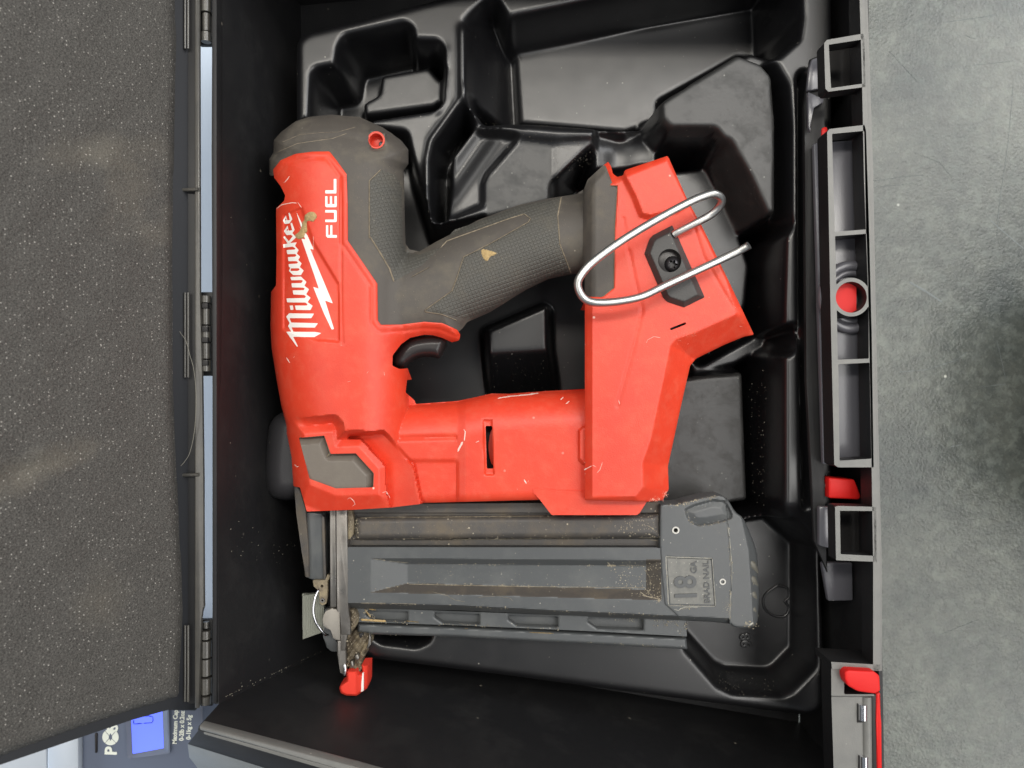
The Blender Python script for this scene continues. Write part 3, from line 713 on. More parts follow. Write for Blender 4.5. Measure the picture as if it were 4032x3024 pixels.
def tray_build():
    step = 5.0
    sd = sdp(TR_OUT); x0, y0, x1, y1 = sd.bb
    gx = np.arange(x0 - 40, x1 + 40, step); gy = np.arange(max(y0, -260) - 40, y1 + 40, step)
    X, Y = np.meshgrid(gx, gy); Z = tray_h(X, Y)
    for _ in range(12):
        Z = np.pad(Z, 1, mode='edge')
        Z = (Z[:-2, 1:-1] + Z[2:, 1:-1] + Z[1:-1, :-2] + Z[1:-1, 2:] + 2 * Z[1:-1, 1:-1]) / 6
    def h(px, py):
        i = np.clip((px - gx[0]) / step, 0, len(gx) - 1.001); j = np.clip((py - gy[0]) / step, 0, len(gy) - 1.001)
        i0 = i.astype(int); j0 = j.astype(int); fi = i - i0; fj = j - j0
        return (Z[j0, i0] * (1 - fi) * (1 - fj) + Z[j0, i0 + 1] * fi * (1 - fj) + Z[j0 + 1, i0] * (1 - fi) * fj + Z[j0 + 1, i0 + 1] * fi * fj)
    return sd, h
sdT, hT = tray_build()
M_TRAYD = mat('dusty_lit_formed_plastic', (0.024, 0.024, 0.0235), 0.42, spec=0.6, bump=0.03, bscale=500, dust=0.10, dcol=(0.22, 0.22, 0.20), dscale=420, film=0.7, fcol=(0.045, 0.045, 0.043), fscale=90)  # pad tops: dust, plus ceiling reflection painted in as a paler base
cpad = sdp(lev([(2600, 400), (2905, 212), (3000, 248), (3042, 298), (3055, 480), (3055, 838), (2978, 852), (2936, 780), (2856, 560), (2815, 506), (2640, 506), (2606, 470)], -14))
dpad = sdp(lev([(2062, 556), (2174, 572), (2172, 780), (1916, 860), (1916, 718)], -41))
gpad = sdp(lev([(2560, 1500), (2700, 1486), (2925, 1466), (2944, 1970), (2880, 1980), (2600, 2090)], -52))
tray = field('tool_tray', sdT, hT, M_TRAY, None, paint=[(lambda X, Y: np.maximum.reduce([cpad(X, Y), dpad(X, Y), gpad(X, Y)]) > 0, M_TRAYD)], step=5.0, zbase=-92, inset=-4, zref=ZT, sharp=60, bb=(sdT.bb[0], -260, sdT.bb[2], sdT.bb[3]))
tray['label'] = 'glossy black vacuum formed plastic tray with moulded pockets, lining the case under the nailer'; tray['category'] = 'tray'
M_EMB = M_TRAY
text('moulded_number', '98', 2936, 2520, -68, 36, M_EMB, tray, rot=97, extrude=0.8, bold=0.1, bevel=0.5)
tube('moulded_symbol', [(3060, 2305, -68), (3100, 2315, -68), (3108, 2350, -68), (3090, 2368, -68), (3108, 2392, -68), (3090, 2425, -68), (3050, 2425, -68), (3010, 2395, -68), (3010, 2345, -68), (3060, 2305, -68)], 0.9, M_EMB, tray, smooth=3, sides=8)

# ------------------------------------------------------------------ the nailer
nl = root('brad_nailer', P(1900, 1600, -80), 'red and black cordless brad nailer lying on its side in the open case', 'nailer')
def prof(sd, R, Rz):
    def f(X, Y):
        d = np.clip(sd(X, Y), 0, R)
        return -Rz * (1 - np.sqrt(np.clip(1 - (1 - d / R) ** 2, 0, 1)))
    return f
def smax(a, b, k):
    h_ = np.clip(0.5 + 0.5 * (a - b) / k, 0, 1)
    return b * (1 - h_) + a * h_ + k * h_ * (1 - h_)
HEADP = sdp([(1061, 690), (1061, 625), (1076, 602), (1078, 552), (1108, 519), (1163, 478), (1217, 460), (1307, 451), (1416, 461), (1506, 501), (1579, 552), (1608, 588), (1608, 646), (1590, 672),
             (1594, 834), (1598, 980), (1610, 1100), (1610, 1545), (1600, 2200), (1215, 2200), (1155, 1915), (1127, 1671), (1108, 1599), (1090, 1500), (1069, 1370), (1065, 1283), (1067, 1150), (1075, 1000), (1075, 800)])
HANDP = sdp(chaikin([(1440, 1060), (1560, 1010), (1651, 993), (1717, 952), (1884, 866), (2042, 807), (2169, 780), (2287, 762), (2420, 745), (2420, 1080), (2263, 1078), (2162, 1098), (2071, 1141),
                     (1927, 1231), (1840, 1275), (1830, 1345), (1790, 1362), (1690, 1335), (1600, 1370), (1540, 1430), (1440, 1430)], 1))
FOOTP = [(2300, 1165), (2303, 745), (2316, 708), (2373, 653), (2395, 634), (2408, 656), (2413, 684), (2431, 697), (2453, 690), (2460, 672), (2468, 667), (2627, 614), (2634, 623), (2706, 786),
         (2764, 891), (2866, 1100), (2969, 1318), (2931, 1325), (2851, 1358), (2740, 1412), (2717, 1441), (2681, 1600), (2630, 1836), (2633, 1927), (2609, 1970), (2547, 1976), (2303, 1970)]
FOOT = sdp(FOOTP)
FTOP = sdp([(2332, 1165), (2332, 760), (2440, 716), (2480, 690), (2622, 634), (2745, 880), (2860, 1112), (2900, 1236), (2742, 1307), (2660, 1336), (2640, 1360), (2614, 1490), (2562, 1731), (2530, 1820), (2532, 1916), (2502, 1954), (2332, 1958)])
BOXP = sdp([(2455, 672), (2627, 610), (2712, 786), (2660, 822), (2560, 845), (2532, 838), (2505, 770)])
ARM_T = dpl([(1400, 1612), (1560, 1602), (1635, 1590), (1800, 1579), (1872, 1564), (1934, 1551), (2000, 1550), (2162, 1539), (2500, 1528)])
ARM_B = dpl([(1400, 2000), (1669, 1985), (2125, 1969), (2500, 1965)])
ARM = sdp([(1560, 1602), (1635, 1588), (1800, 1578), (1872, 1563), (1934, 1549), (2000, 1549), (2162, 1538), (2400, 1528), (2400, 1985), (1672, 1990), (1655, 1975), (1645, 1930), (1626, 1834), (1593, 1801), (1543, 1744), (1506, 1707), (1512, 1690), (1535, 1635)])
VAL = sdp([(1380, 1722), (1506, 1707), (1543, 1744), (1593, 1801), (1626, 1834), (1660, 1990), (1545, 2010), (1380, 2010)])
FR = sdp([(1100, 1690), (1150, 1682), (1310, 1666), (1322, 1680), (1325, 1735), (1325, 1732), (1400, 1727), (1419, 1727), (1517, 1834), (1521, 1935), (1545, 2030), (1100, 2030)])
FRT = sdp([(1160, 1712), (1308, 1700), (1320, 1762), (1412, 1757), (1492, 1845), (1492, 1948), (1325, 1952), (1205, 1902)])
LOGO = sdp([(1112, 845), (1190, 812), (1236, 950), (1338, 1118), (1342, 1350), (1250, 1345), (1112, 1300)])
LOGO2 = sdp([(1119, 845), (1195, 826), (1226, 950), (1328, 1124), (1334, 1330), (1250, 1335), (1122, 1290)])
RIDGE = dpl([(1343, 700), (1343, 1110), (1348, 1350)])
RB = dpl([(1075, 668), (1105, 631), (1163, 606), (1231, 597), (1297, 596), (1325, 631), (1365, 686), (1369, 798), (1370, 948), (1434, 1041), (1486, 1117), (1488, 1262), (1500, 1279), (1579, 1278), (1669, 1267), (1741, 1272), (1800, 1298)])
GRO = dpl([(2478, 990), (2500, 1100), (2529, 1224), (2500, 1350), (2431, 1600)])
GRO2 = dpl([(2728, 880), (2770, 1010), (2850, 1150), (2905, 1240)])
GRO3 = dpl([(2455, 860), (2475, 1000)])
SLOTR = sdp([(1898, 1650), (1940, 1650), (1948, 1873), (1907, 1873)])
TAB = sdp([(2274, 1694), (2296, 1676), (2330, 1676), (2330, 1835), (2296, 1832), (2276, 1810)])
CAPL = sdp([(1061, 690), (1061, 625), (1078, 602), (1078, 552), (1108, 519), (1163, 478), (1217, 460), (1307, 451), (1416, 461), (1506, 501), (1579, 552), (1608, 588), (1608, 646), (1560, 640), (1500, 600), (1440, 560), (1380, 540), (1240, 540), (1150, 560), (1090, 610)])
BOSS = sdp([(1452, 505), (1524, 520), (1528, 573), (1512, 592), (1462, 595), (1448, 560)])

def H_head(X, Y):
    z = prof(HEADP, 215, 25)(X, Y)
    # logo facet
    wl = np.clip(LOGO(X, Y) / 9.0, 0, 1); z = z - 1.3 * wl
    # vertical shoulder line
    z = z - 0.6 * np.exp(-(RIDGE(X, Y) / 6.0) ** 2)
    # cap ridge
    wc = np.clip(CAPL(X, Y) / 26.0, 0, 1); z = z + 1.1 * wc
    wb = np.clip(BOSS(X, Y) / 8.0, 0, 1); z = z * (1 - wb) + (-8.0) * wb
    # frame recess round the grey window
    fr = FR(X, Y); wf = np.clip((fr + 34) / 34.0, 0, 1); hf = -7 - 0.085 * np.clip(-FRT(X, Y), 0, 80)
    # ordinary head below the frame line is replaced
    z = z * (1 - wf) + np.minimum(z, hf) * wf
    v = VAL(X, Y); wv = np.clip((v + 14) / 14, 0, 1); hv = -15.5 + 6.0 * np.clip(-fr / 115, 0, 1)
    z = np.where(fr > 0, z, z * (1 - wv) + hv * wv)
    return z
def H_arm(X, Y):
    dt = np.clip(ARM_T(X, Y), 0, 150); db = np.clip(ARM_B(X, Y), 0, 40)
    z = -10 - 19 * (1 - np.sqrt(np.clip(1 - (1 - dt / 150) ** 2, 0, 1))) - 4 * (1 - np.sqrt(np.clip(1 - (1 - db / 40) ** 2, 0, 1)))
    z = z + 1.6 * np.clip((X - 1800) / 34, 0, 1)
    z = z - 1.0 * np.exp(-((Y - 1726 + (X - 1560) * 0.02) / 9) ** 2) * (X < 1800) - 1.3 * np.clip((Y - 1808) / 14, 0, 1) * np.clip((1806 - X) / 10, 0, 1)
    e = np.clip(ARM(X, Y) / 14, 0, 1); z = z - 1.8 * (1 - e) * (X < 1700)
    z = z - 1.5 * np.clip(SLOTR(X, Y) / 8, 0, 1)
    z = np.where(TAB(X, Y) > 0, z + 3.2 * np.clip(TAB(X, Y) / 8, 0, 1), z)
    a_ = ARM(X, Y)
    return np.where(a_ > -20, z - 0.3 * np.clip(-a_, 0, 20), -60)
def H_hand(X, Y):
    return -7 + prof(HANDP, 150, 19)(X, Y) - 60 * (HANDP(X, Y) < -25)
def H_foot(X, Y):
    z = 2 - 0.13 * np.clip(-FTOP(X, Y), 0, 95)
    z = z + 3.2 * np.clip((BOXP(X, Y) + 22) / 22, 0, 1)
    z = z - 0.5 * np.exp(-(GRO(X, Y) / 6.5) ** 2) - 0.5 * np.exp(-(GRO2(X, Y) / 6) ** 2) - 0.4 * np.exp(-(GRO3(X, Y) / 6) ** 2)
    return z
def H(X, Y):
    X = np.asarray(X, float); Y = np.asarray(Y, float)
    z = smax(H_head(X, Y), H_hand(X, Y), 5.0)
    z = np.where((Y > 1440) , np.maximum(H_head(X, Y), H_arm(X, Y)), z)
    return z
RED = [(1075, 668), (1105, 631), (1163, 606), (1231, 597), (1297, 596), (1325, 631), (1365, 686), (1369, 798), (1370, 948), (1434, 1041), (1466, 1088), (1486, 1117), (1488, 1262), (1500, 1279),
       (1579, 1278), (1669, 1267), (1741, 1272), (1800, 1298), (1813, 1318), (1808, 1340), (1780, 1348), (1741, 1330), (1705, 1320), (1669, 1318), (1615, 1330), (1579, 1356), (1546, 1399),
       (1545, 1440), (1573, 1453), (1608, 1450), (1597, 1545), (1633, 1577), (1637, 1591), (1800, 1579), (1872, 1564), (1934, 1550), (1999, 1551), (2162, 1539), (2330, 1530), (2330, 1975),
       (2125, 1968), (1669, 1980), (1651, 1985), (1543, 1998), (1398, 2007), (1208, 2014), (1181, 1919), (1155, 1915), (1148, 1798), (1130, 1711), (1127, 1671), (1108, 1599), (1090, 1500),
       (1069, 1370), (1065, 1283), (1067, 1150), (1087, 1124), (1089, 1000), (1087, 820), (1119, 791), (1123, 769), (1105, 733), (1080, 700)]
WIN = sdp([(1177, 1724), (1277, 1715), (1302, 1787), (1401, 1785), (1472, 1863), (1470, 1919), (1322, 1923), (1219, 1885)])
HOLE = sdp([(1912, 1677), (1938, 1677), (1943, 1845), (1917, 1845)])
def H_red(X, Y):
    z = H(X, Y) + 0.9
    rb = RB(X, Y); z = z - 0.55 * np.exp(-((rb - 26) / 6.0) ** 2) - 0.5 * (1 - np.clip(rb / 5, 0, 1))
    return z
field('motor_housing', minus(sdp(RED), WIN, HOLE), H_red, M_RED, nl, step=5, depth=13, inset=6, sharp=32, label='red plastic motor housing and lower arm, scuffed')
def rub_h(X, Y):
    z = H(X, Y)
    lf = np.clip((X - 2296) / 12, 0, 1)
    ff = 1.6 - 0.075 * np.clip(2345 - X, 0, 60)
    return np.where(X > 2296, np.maximum(z, -3.0 * (1 - lf) + ff * lf - 0.12 * np.clip(28 - FOOT(X, Y), 0, 28)), z)
rubber = field('rubber_overmould', minus(sdp([(1061, 690), (1061, 625), (1076, 602), (1078, 552), (1108, 519), (1163, 478), (1217, 460), (1307, 451), (1416, 461), (1506, 501), (1579, 552), (1608, 588), (1608, 646), (1590, 672),
      (1594, 834), (1597, 960), (1612, 982), (1651, 990), (1717, 952), (1884, 866), (2042, 807), (2169, 780), (2270, 764), (2300, 745), (2314, 707), (2373, 653), (2384, 650), (2416, 735), (2442, 740), (2436, 1140),
      (2385, 1185), (2302, 1185), (2302, 1086), (2263, 1078), (2162, 1098), (2071, 1141), (1927, 1231), (1840, 1268), (1822, 1292), (1800, 1312), (1741, 1290), (1669, 1285), (1579, 1296), (1490, 1296), (1472, 1270), (1468, 1120),
      (1420, 1050), (1355, 952), (1350, 690), (1285, 612), (1163, 622), (1080, 690), (1068, 692)]), circ(1481, 551, 31)),
      rub_h, M_RUB, nl, step=5, depth=14, inset=6, sharp=40, label='charcoal rubber overmould of head cap and handle')
# knurled grip patches
def patch(poly, nm='grip_patch', lab=None):
    s = sdp(poly)
    return field(nm, s, lambda X, Y: rub_h(X, Y) + 0.35 - 0.3 * (1 - np.clip(s(X, Y) / 8, 0, 1)), M_GRIP, nl, step=5, depth=2, sharp=50)
patch([(1454, 712), (1500, 668), (1560, 690), (1583, 740), (1586, 960), (1610, 992), (1650, 1004), (1700, 985), (1735, 975), (1655, 1050), (1552, 1108), (1540, 1050), (1500, 1000), (1458, 940)])
patch([(1680, 1225), (1780, 1145), (1800, 1090), (1825, 1012), (1925, 965), (2090, 872), (2085, 850), (2062, 843), (2000, 865), (1760, 935), (1790, 905), (1884, 872), (2042, 812), (2169, 786),
       (2205, 776), (2198, 850), (2206, 960), (2250, 1076), (2162, 1092), (2071, 1134), (1927, 1222), (1845, 1258), (1760, 1238)])
TANL = [([(1454, 940), (1454, 712), (1500, 668)], 5), ([(1456, 930), (1500, 1000), (1535, 1060), (1552, 1110)], 6), ([(1680, 1228), (1672, 1222), (1780, 1145), (1800, 1090), (1825, 1012), (1925, 962), (2080, 874), (2088, 860), (2064, 842), (2000, 862), (1760, 948), (1735, 975)], 4),
        ([(1672, 1228), (1700, 1232), (1740, 1238), (1800, 1262)], 4), ([(2210, 776), (2196, 850), (2204, 960), (2250, 1080)], 5), ([(1620, 1090), (1690, 1052)], 3)]
ribbons('seam_dust', TANL, lambda X, Y: rub_h(X, Y) + 0.35, M_TAN, nl, lift=0.25)
ribbons('seam_dust', [([(1110, 560), (1180, 530), (1260, 522), (1330, 520), (1400, 500)], 3), ([(1090, 600), (1170, 565), (1260, 552), (1310, 545), (1365, 525)], 4)], rub_h, M_TAN, nl, lift=0.12)
ribbons('edge_dust', [([(2374, 652), (2386, 690), (2403, 730), (2431, 733), (2421, 898), (2417, 1134), (2370, 1172)], 5)], lambda X, Y: H_foot(X, Y) - 0.2, M_TAN, nl, lift=0.3)
# hanging hole with red ring
field('ring_insert', minus(circ(1481, 551, 34), circ(1481, 552, 27)), -7.4, M_RED, nl, step=3, depth=12, label='red ring round the small hole in the cap')
plate('ring_bore', [(1481 + 29 * math.cos(a), 553 + 29 * math.sin(a)) for a in np.linspace(0, 6.283, 17)[:-1]], -12.5, 3, M_RED, nl, bevel=0.2)
plate('bore_screw', [(1500 + 9 * math.cos(a), 567 + 11 * math.sin(a)) for a in np.linspace(0, 6.283, 11)[:-1]], -11.8, 1, M_SCREW, nl, bevel=0.2)
# grey window panel
WED = dpl([(1177, 1724), (1277, 1715), (1302, 1787), (1401, 1785), (1472, 1863), (1470, 1919)])
field('side_window', WIN, lambda X, Y: -7.2 - 0.055 * np.clip(-FRT(X, Y), 0, 80) - 3.2 * (1 - np.clip(WED(X, Y) / 30, 0, 1)), mat('grey_panel_plastic', (0.135, 0.115, 0.095), 0.5, bump=0.06, film=0.5, fcol=(0.17, 0.15, 0.12), fscale=80), nl, step=4, depth=3, label='recessed grey angular window panel', sharp=25)
ribbons('window_edge_dust', [([(1180, 1722), (1277, 1715), (1302, 1785), (1401, 1783), (1472, 1863), (1470, 1919)], 4), ([(1290, 1745), (1300, 1785), (1286, 1800)], 7)], lambda X, Y: np.full(np.shape(X), -8.0), M_TAN, nl, lift=0.5)
# slot in the arm
plate('vent_slot', [(1906, 1670), (1944, 1670), (1950, 1852), (1910, 1852)], -19, 2, M_DARKHOLE, nl, bevel=0.2)
plate('vent_inner_rib', chaikin([(1946, 1682), (1930, 1700), (1922, 1760), (1930, 1820), (1950, 1842)], 1), -15.5, 3, M_RED, nl, bevel=0.2)
# trigger
trg = sdp(chaikin([(1750, 1322), (1691, 1318), (1615, 1330), (1579, 1356), (1546, 1399), (1541, 1424), (1550, 1446), (1575, 1454), (1597, 1446), (1611, 1432), (1637, 1414), (1669, 1406), (1705, 1406), (1730, 1415), (1750, 1385), (1762, 1350)], 1))
field('trigger', trg, lambda X, Y: -17 - 9 * (1 - np.sqrt(np.clip(1 - (1 - np.clip(trg(X, Y), 0, 36) / 36) ** 2, 0, 1))), M_TRIG, nl, step=4, depth=12, inset=3, sharp=60)
# battery foot
sl = sdp([(2637, 1293), (2700, 1268), (2704, 1276), (2641, 1301)])
RFOOT = [(2374, 652), (2395, 636), (2406, 656), (2413, 683), (2431, 697), (2453, 690), (2459, 672), (2468, 667), (2627, 614), (2634, 623), (2706, 786), (2764, 891), (2866, 1100), (2969, 1318), (2931, 1325),
         (2851, 1358), (2740, 1412), (2717, 1441), (2681, 1600), (2630, 1836), (2633, 1927), (2609, 1970), (2547, 1976), (2303, 1970), (2303, 1168), (2370, 1170), (2417, 1134), (2421, 898), (2431, 733), (2403, 730), (2386, 690)]
rf = sdp(RFOOT)
foot = field('battery_foot', minus(rf, sl), lambda X, Y: H_foot(X, Y) + 0.5 - 0.7 * (1 - np.clip(rf(X, Y) / 6, 0, 1)) ** 2, M_RED, nl, step=5, depth=30, inset=4, sharp=30, label='red plastic battery foot of the handle')
plate('foot_slot_floor', [(2630, 1288), (2706, 1258), (2712, 1284), (2636, 1310)], -4, 2, M_DARKHOLE, foot, bevel=0.1)
field('foot_strap', sdp([(2100, 1940), (2126, 1968), (2172, 2028), (2507, 2028), (2518, 2021), (2549, 1972), (2549, 1950), (2100, 1925)]), lambda X, Y: -7.0 + 0 * X, M_RED, nl, step=5, depth=14)
# belt hook: bracket, screw, wire
t67 = [(2573, 925), (2647, 887), (2656, 906), (2670, 934), (2724, 1057), (2775, 1170), (2694, 1210), (2627, 1188), (2612, 1172), (2575, 1085), (2538, 999), (2558, 940)]
brk = sdp(t67)
bracket = field('hook_bracket', minus(brk, circ(2637, 1026, 46)), lambda X, Y: 6.5 - 3.5 * (1 - np.clip(brk(X, Y) / 22, 0, 1)), mat('dark_clamp_plastic', (0.040, 0.038, 0.036), 0.5, bump=0.1, dust=0.06, dcol=(0.3, 0.28, 0.24), dscale=500), nl, step=4, depth=7, sharp=25, label='dark angular clamp plate holding the belt hook')
plate('screw_well', [(2637 + 48 * math.cos(a), 1026 + 48 * math.sin(a)) for a in np.linspace(0, 6.283, 25)[:-1]], 3.4, 3, M_TRIG, bracket, bevel=0.1)
def star(X, Y):
    X = np.asarray(X); Y = np.asarray(Y); r = np.hypot(X - 2649, Y - 1041); a = np.arctan2(Y - 1041, X - 2649)
    return (15 + 4.5 * np.cos(6 * a)) - r
star.bb = (2625, 1015, 2675, 1065)
scr = field('hook_screw', minus(circ(2649, 1041, 33), star), lambda X, Y: 6.2 - 2.6 * (np.hypot(X - 2649, Y - 1041) / 33) ** 3, M_SCREW, bracket, step=2.5, depth=3, label='black star-drive screw')
hook = tube('belt_hook', [(2652, 925, 5), (2672, 913, 6), (2740, 878, 8), (2800, 845, 9.5), (2832, 815, 12), (2842, 788, 15), (2826, 768, 18), (2790, 766, 20), (2706, 800, 21), (2562, 878, 21), (2435, 957, 21), (2330, 1036, 20),
     (2287, 1086, 19.5), (2275, 1120, 19), (2285, 1156, 18.5), (2308, 1181, 18), (2352, 1192, 18), (2435, 1187, 17.5), (2530, 1166, 17), (2634, 1117, 15), (2815, 1033, 13.5), (2900, 993, 14.5), (2936, 974, 16), (2949, 966, 17)], 2.0, M_WIRE, nl, sides=18, smooth=8, label='shiny bent wire belt hook')

# lettering -------------------------------------------------------------
sA = 280 / 1548.0
A = lambda pts: T(1060, 800, sA, pts)
B = lambda pts: T(1060, 1080, sA, pts)
bolt = sdp(A([(580, 165), (710, 440), (760, 600), (830, 700), (970, 1015), (890, 990)]) + B([(1120, 0), (1385, 635), (1215, 570), (1410, 1190), (1360, 1205), (1190, 850), (955, 270), (1080, 315), (975, 0)]) +
           A([(850, 1200), (700, 770), (785, 790), (740, 660), (690, 510)]))
m1 = sdp(B([(370, 1250), (1000, 1255), (1135, 1280), (980, 1368), (520, 1360), (625, 1570), (605, 1578), (440, 1350)]))
m2 = sdp(B([(410, 1130), (440, 1070), (480, 1050), (1060, 1065), (995, 1160), (485, 1155), (525, 1250), (490, 1265)]))
m3 = sdp(B([(370, 925), (430, 850), (975, 855), (915, 955), (440, 955), (485, 1060), (450, 1070)]))
dot = sdp(B([(445, 680), (515, 680), (525, 775), (465, 775)]))
ilw = sdp(B([(560, 680), (820, 680), (835, 650), (785, 615), (390, 610), (375, 525), (780, 515), (800, 480), (760, 450), (525, 440), (510, 350), (750, 345), (775, 310), (740, 290), (495, 285), (485, 195), (700, 190),
             (735, 140), (700, 125), (480, 130), (460, 60), (690, 50), (810, 165), (765, 250), (865, 325), (805, 435), (900, 510), (835, 605), (945, 685), (895, 780), (580, 775)]))
auk = minus(sdp(A([(300, 895), (600, 850), (560, 930), (640, 1020), (600, 1095), (670, 1165), (630, 1235), (705, 1310), (665, 1390), (750, 1465), (690, 1565), (520, 1565), (430, 1475), (460, 1400), (430, 1390), (420, 1325),
             (600, 1315), (630, 1285), (590, 1262), (420, 1262), (405, 1175), (570, 1165), (595, 1130), (560, 1105), (395, 1110), (375, 1020), (550, 1010), (575, 985), (510, 945), (310, 970)])),
            sdp(A([(470, 1420), (640, 1415), (665, 1450), (620, 1475), (465, 1475)])))
kk = sdp(A([(305, 738), (338, 715), (425, 830), (515, 715), (470, 690), (510, 655), (582, 745), (460, 862), (400, 875)]))
e1 = minus(sdp(A([(318, 610), (400, 485), (425, 600), (500, 590), (462, 440), (495, 425), (552, 580), (480, 685), (380, 697)])), sdp(A([(368, 602), (402, 545), (412, 592)])))
e2 = minus(sdp(A([(298, 380), (362, 262), (392, 372), (450, 368), (418, 215), (442, 203), (502, 345), (440, 442), (340, 452)])), sdp(A([(335, 378), (362, 322), (377, 368)])))
field('brand_lettering', union(bolt, m1, m2, m3, dot, ilw, auk, kk, e1, e2), lambda X, Y: H_red(X, Y) + 0.15, M_WHITE, nl, step=2.2, depth=0.4, kind=None, label='white printed brand script with a lightning bolt')
R1 = lambda x0, y0, x1, y1: sdp(T(1000, 400, .3617, [(x0, y0), (x1, y0), (x1, y1), (x0, y1)]))
fuel = union(R1(868, 842, 897, 990), R1(776, 965, 896, 1000), R1(784, 1116, 897, 1150), R1(776, 1030, 800, 1142), R1(826, 1030, 850, 1142), R1(876, 1028, 901, 1142),
             R1(776, 1180, 890, 1208), R1(776, 1284, 890, 1312), R1(872, 1184, 901, 1308), R1(784, 1345, 808, 1470), R1(830, 1345, 853, 1470), R1(796, 1452, 903, 1482))
field('model_lettering', fuel, lambda X, Y: H_red(X, Y) + 0.15, M_WHITE, nl, step=2.2, depth=0.4, label='white block capitals FUEL')
# glue smears and chips
def blob(name, poly, hf, m, lab=None, th=0.9, n=2, R=14):
    s = sdp(chaikin(poly, n))
    def h(X, Y):
        return hf(X, Y) + 0.1 + th * np.sqrt(np.clip(s(X, Y), 0, R) / R) + 0.25 * np.sin(X * 0.9) * np.sin(Y * 0.8 + X * 0.3)
    return field(name, s, h, m, nl, step=3, depth=0.8, label=lab, sharp=80)
blob('glue_smear', A([(790, 250), (860, 190), (960, 180), (1030, 240), (1040, 310), (990, 370), (960, 410), (880, 380), (820, 390), (815, 470), (830, 560), (830, 630), (780, 650), (770, 720), (740, 760), (640, 790), (580, 750), (545, 690), (640, 640), (700, 540), (720, 420), (770, 360), (765, 280)]), H_red, M_GLUE, 'dried tan glue smear over the lettering')
blob('glue_smear', [(1892, 985), (1905, 978), (1925, 985), (1950, 990), (1960, 998), (1945, 1008), (1930, 1010), (1922, 1030), (1908, 1028), (1895, 1005)], rub_h, M_GLUE, 'dried cream glue spot on the handle', th=0.8)
SC = [([(1826, 1690), (1832, 1700), (1828, 1735)], 9), ([(1822, 1740), (1808, 1765), (1802, 1778)], 16), ([(1874, 1742), (1886, 1736)], 10), ([(2207, 1574), (2218, 1564)], 9), ([(2228, 1590), (2242, 1580)], 10),
      ([(2064, 1888), (2072, 1904)], 9), ([(2082, 1892), (2078, 1898)], 5), ([(2036, 1925), (2037, 1928)], 4), ([(1088, 822), (1110, 806), (1150, 798), (1168, 800)], 6), ([(1172, 796), (1188, 820)], 4),
      ([(1960, 1568), (2010, 1560), (2080, 1554), (2120, 1548)], 8), ([(1128, 1408), (1138, 1425), (1141, 1428)], 7), ([(1155, 1408), (1160, 1404)], 5), ([(1512, 1465), (1514, 1478)], 6), ([(1368, 1504), (1380, 1501)], 4),
      ([(1445, 1470), (1450, 1462)], 3), ([(1368, 1965), (1380, 1960), (1392, 1972), (1398, 1985), (1388, 1993)], 4), ([(1160, 1830), (1170, 1838), (1176, 1836)], 9), ([(1505, 1940), (1520, 1936), (1530, 1950), (1536, 1962)], 5),
      ([(1118, 720), (1132, 705), (1140, 694)], 6), ([(1195, 905), (1190, 870)], 3), ([(1180, 892), (1192, 925)], 3), ([(1234, 930), (1233, 980), (1230, 1000)], 2.5)]
ribbons('scuff_marks', SC, lambda X, Y: np.where(X > 2303, H_foot(X, Y) + 0.5, H_red(X, Y)), M_SCUFF, nl, lift=0.15, seed=4)
SC2 = [([(2550, 1338), (2575, 1325), (2600, 1330)], 4), ([(2436, 1575), (2440, 1592)], 6), ([(2300, 1850), (2335, 1832), (2345, 1838)], 6), ([(2350, 1862), (2362, 1850), (2372, 1820)], 4), ([(2402, 1218), (2412, 1222)], 3),
       ([(2728, 1050), (2740, 1052)], 4), ([(2790, 1168), (2794, 1172)], 4), ([(2895, 1208), (2897, 1212)], 4), ([(2912, 1284), (2922, 1286)], 4), ([(2545, 1350), (2550, 1338)], 4), ([(2706, 1355), (2712, 1353)], 3)]
ribbons('scuff_marks', SC2, lambda X, Y: H_foot(X, Y) + 0.5, M_SCUFF, nl, lift=0.12, seed=9)

# magazine ----------------------------------------------------------------
MZ = -20.0
magp = sdp([(1370, 1990), (1420, 1985), (2598, 1978), (2603, 1988), (2603, 2200), (2870, 2210), (2873, 2450), (2300, 2426), (1800, 2403), (1376, 2396), (1368, 2380)])
rail = sdp([(1402, 2036), (2596, 2024), (2598, 2119), (1800, 2124), (1402, 2125), (1398, 2080)])
band = sdp([(1370, 2124), (2606, 2118), (2606, 2156), (1370, 2154)])
upper = sdp([(1300, 1900), (2620, 1900), (2620, 2022), (1300, 2033)])
recO = sdp([(1459, 2198), (2600, 2207), (2610, 2363), (1459, 2332)])
recI = sdp([(1606, 2220), (2530, 2228), (2545, 2312), (1606, 2298)])
ledge = sdp([(1300, 2374), (1372, 2374), (1800, 2383), (2200, 2404), (2900, 2436), (2900, 2600), (1300, 2600)])
def mag_h(X, Y):
    z = np.full(np.shape(X), MZ)
    z = np.where(upper(X, Y) > 0, -24.0, z)
    r_ = rail(X, Y); z = np.where(r_ > 0, -24 + 5.5 * np.sqrt(np.clip(1 - (1 - np.clip(r_, 0, 26) / 26) ** 2, 0, 1)), z)
    z = np.where((r_ <= 0) & (Y < 2124) & (Y > 2018) & (X < 2600), -25.0, z)
    b_ = band(X, Y); z = np.where(b_ > 0, -25.5, z)
    yt = 2198 + (X - 1459) * 0.0079; yb = 2332 + (X - 1459) * 0.0272
    wr = np.minimum.reduce([(X - 1459) / 147.0, (2606 - X) / 62.0, (Y - yt) / 21.0, (yb - Y) / 40.0, np.ones(np.shape(X))]); z = z - 5.2 * np.clip(wr, 0, 1)
    z = z - 0.30 * np.clip(ledge(X, Y), 0, 22)
    return z
railz = sdp([(1300, 1900), (2607, 1900), (2607, 2156), (1300, 2154)])
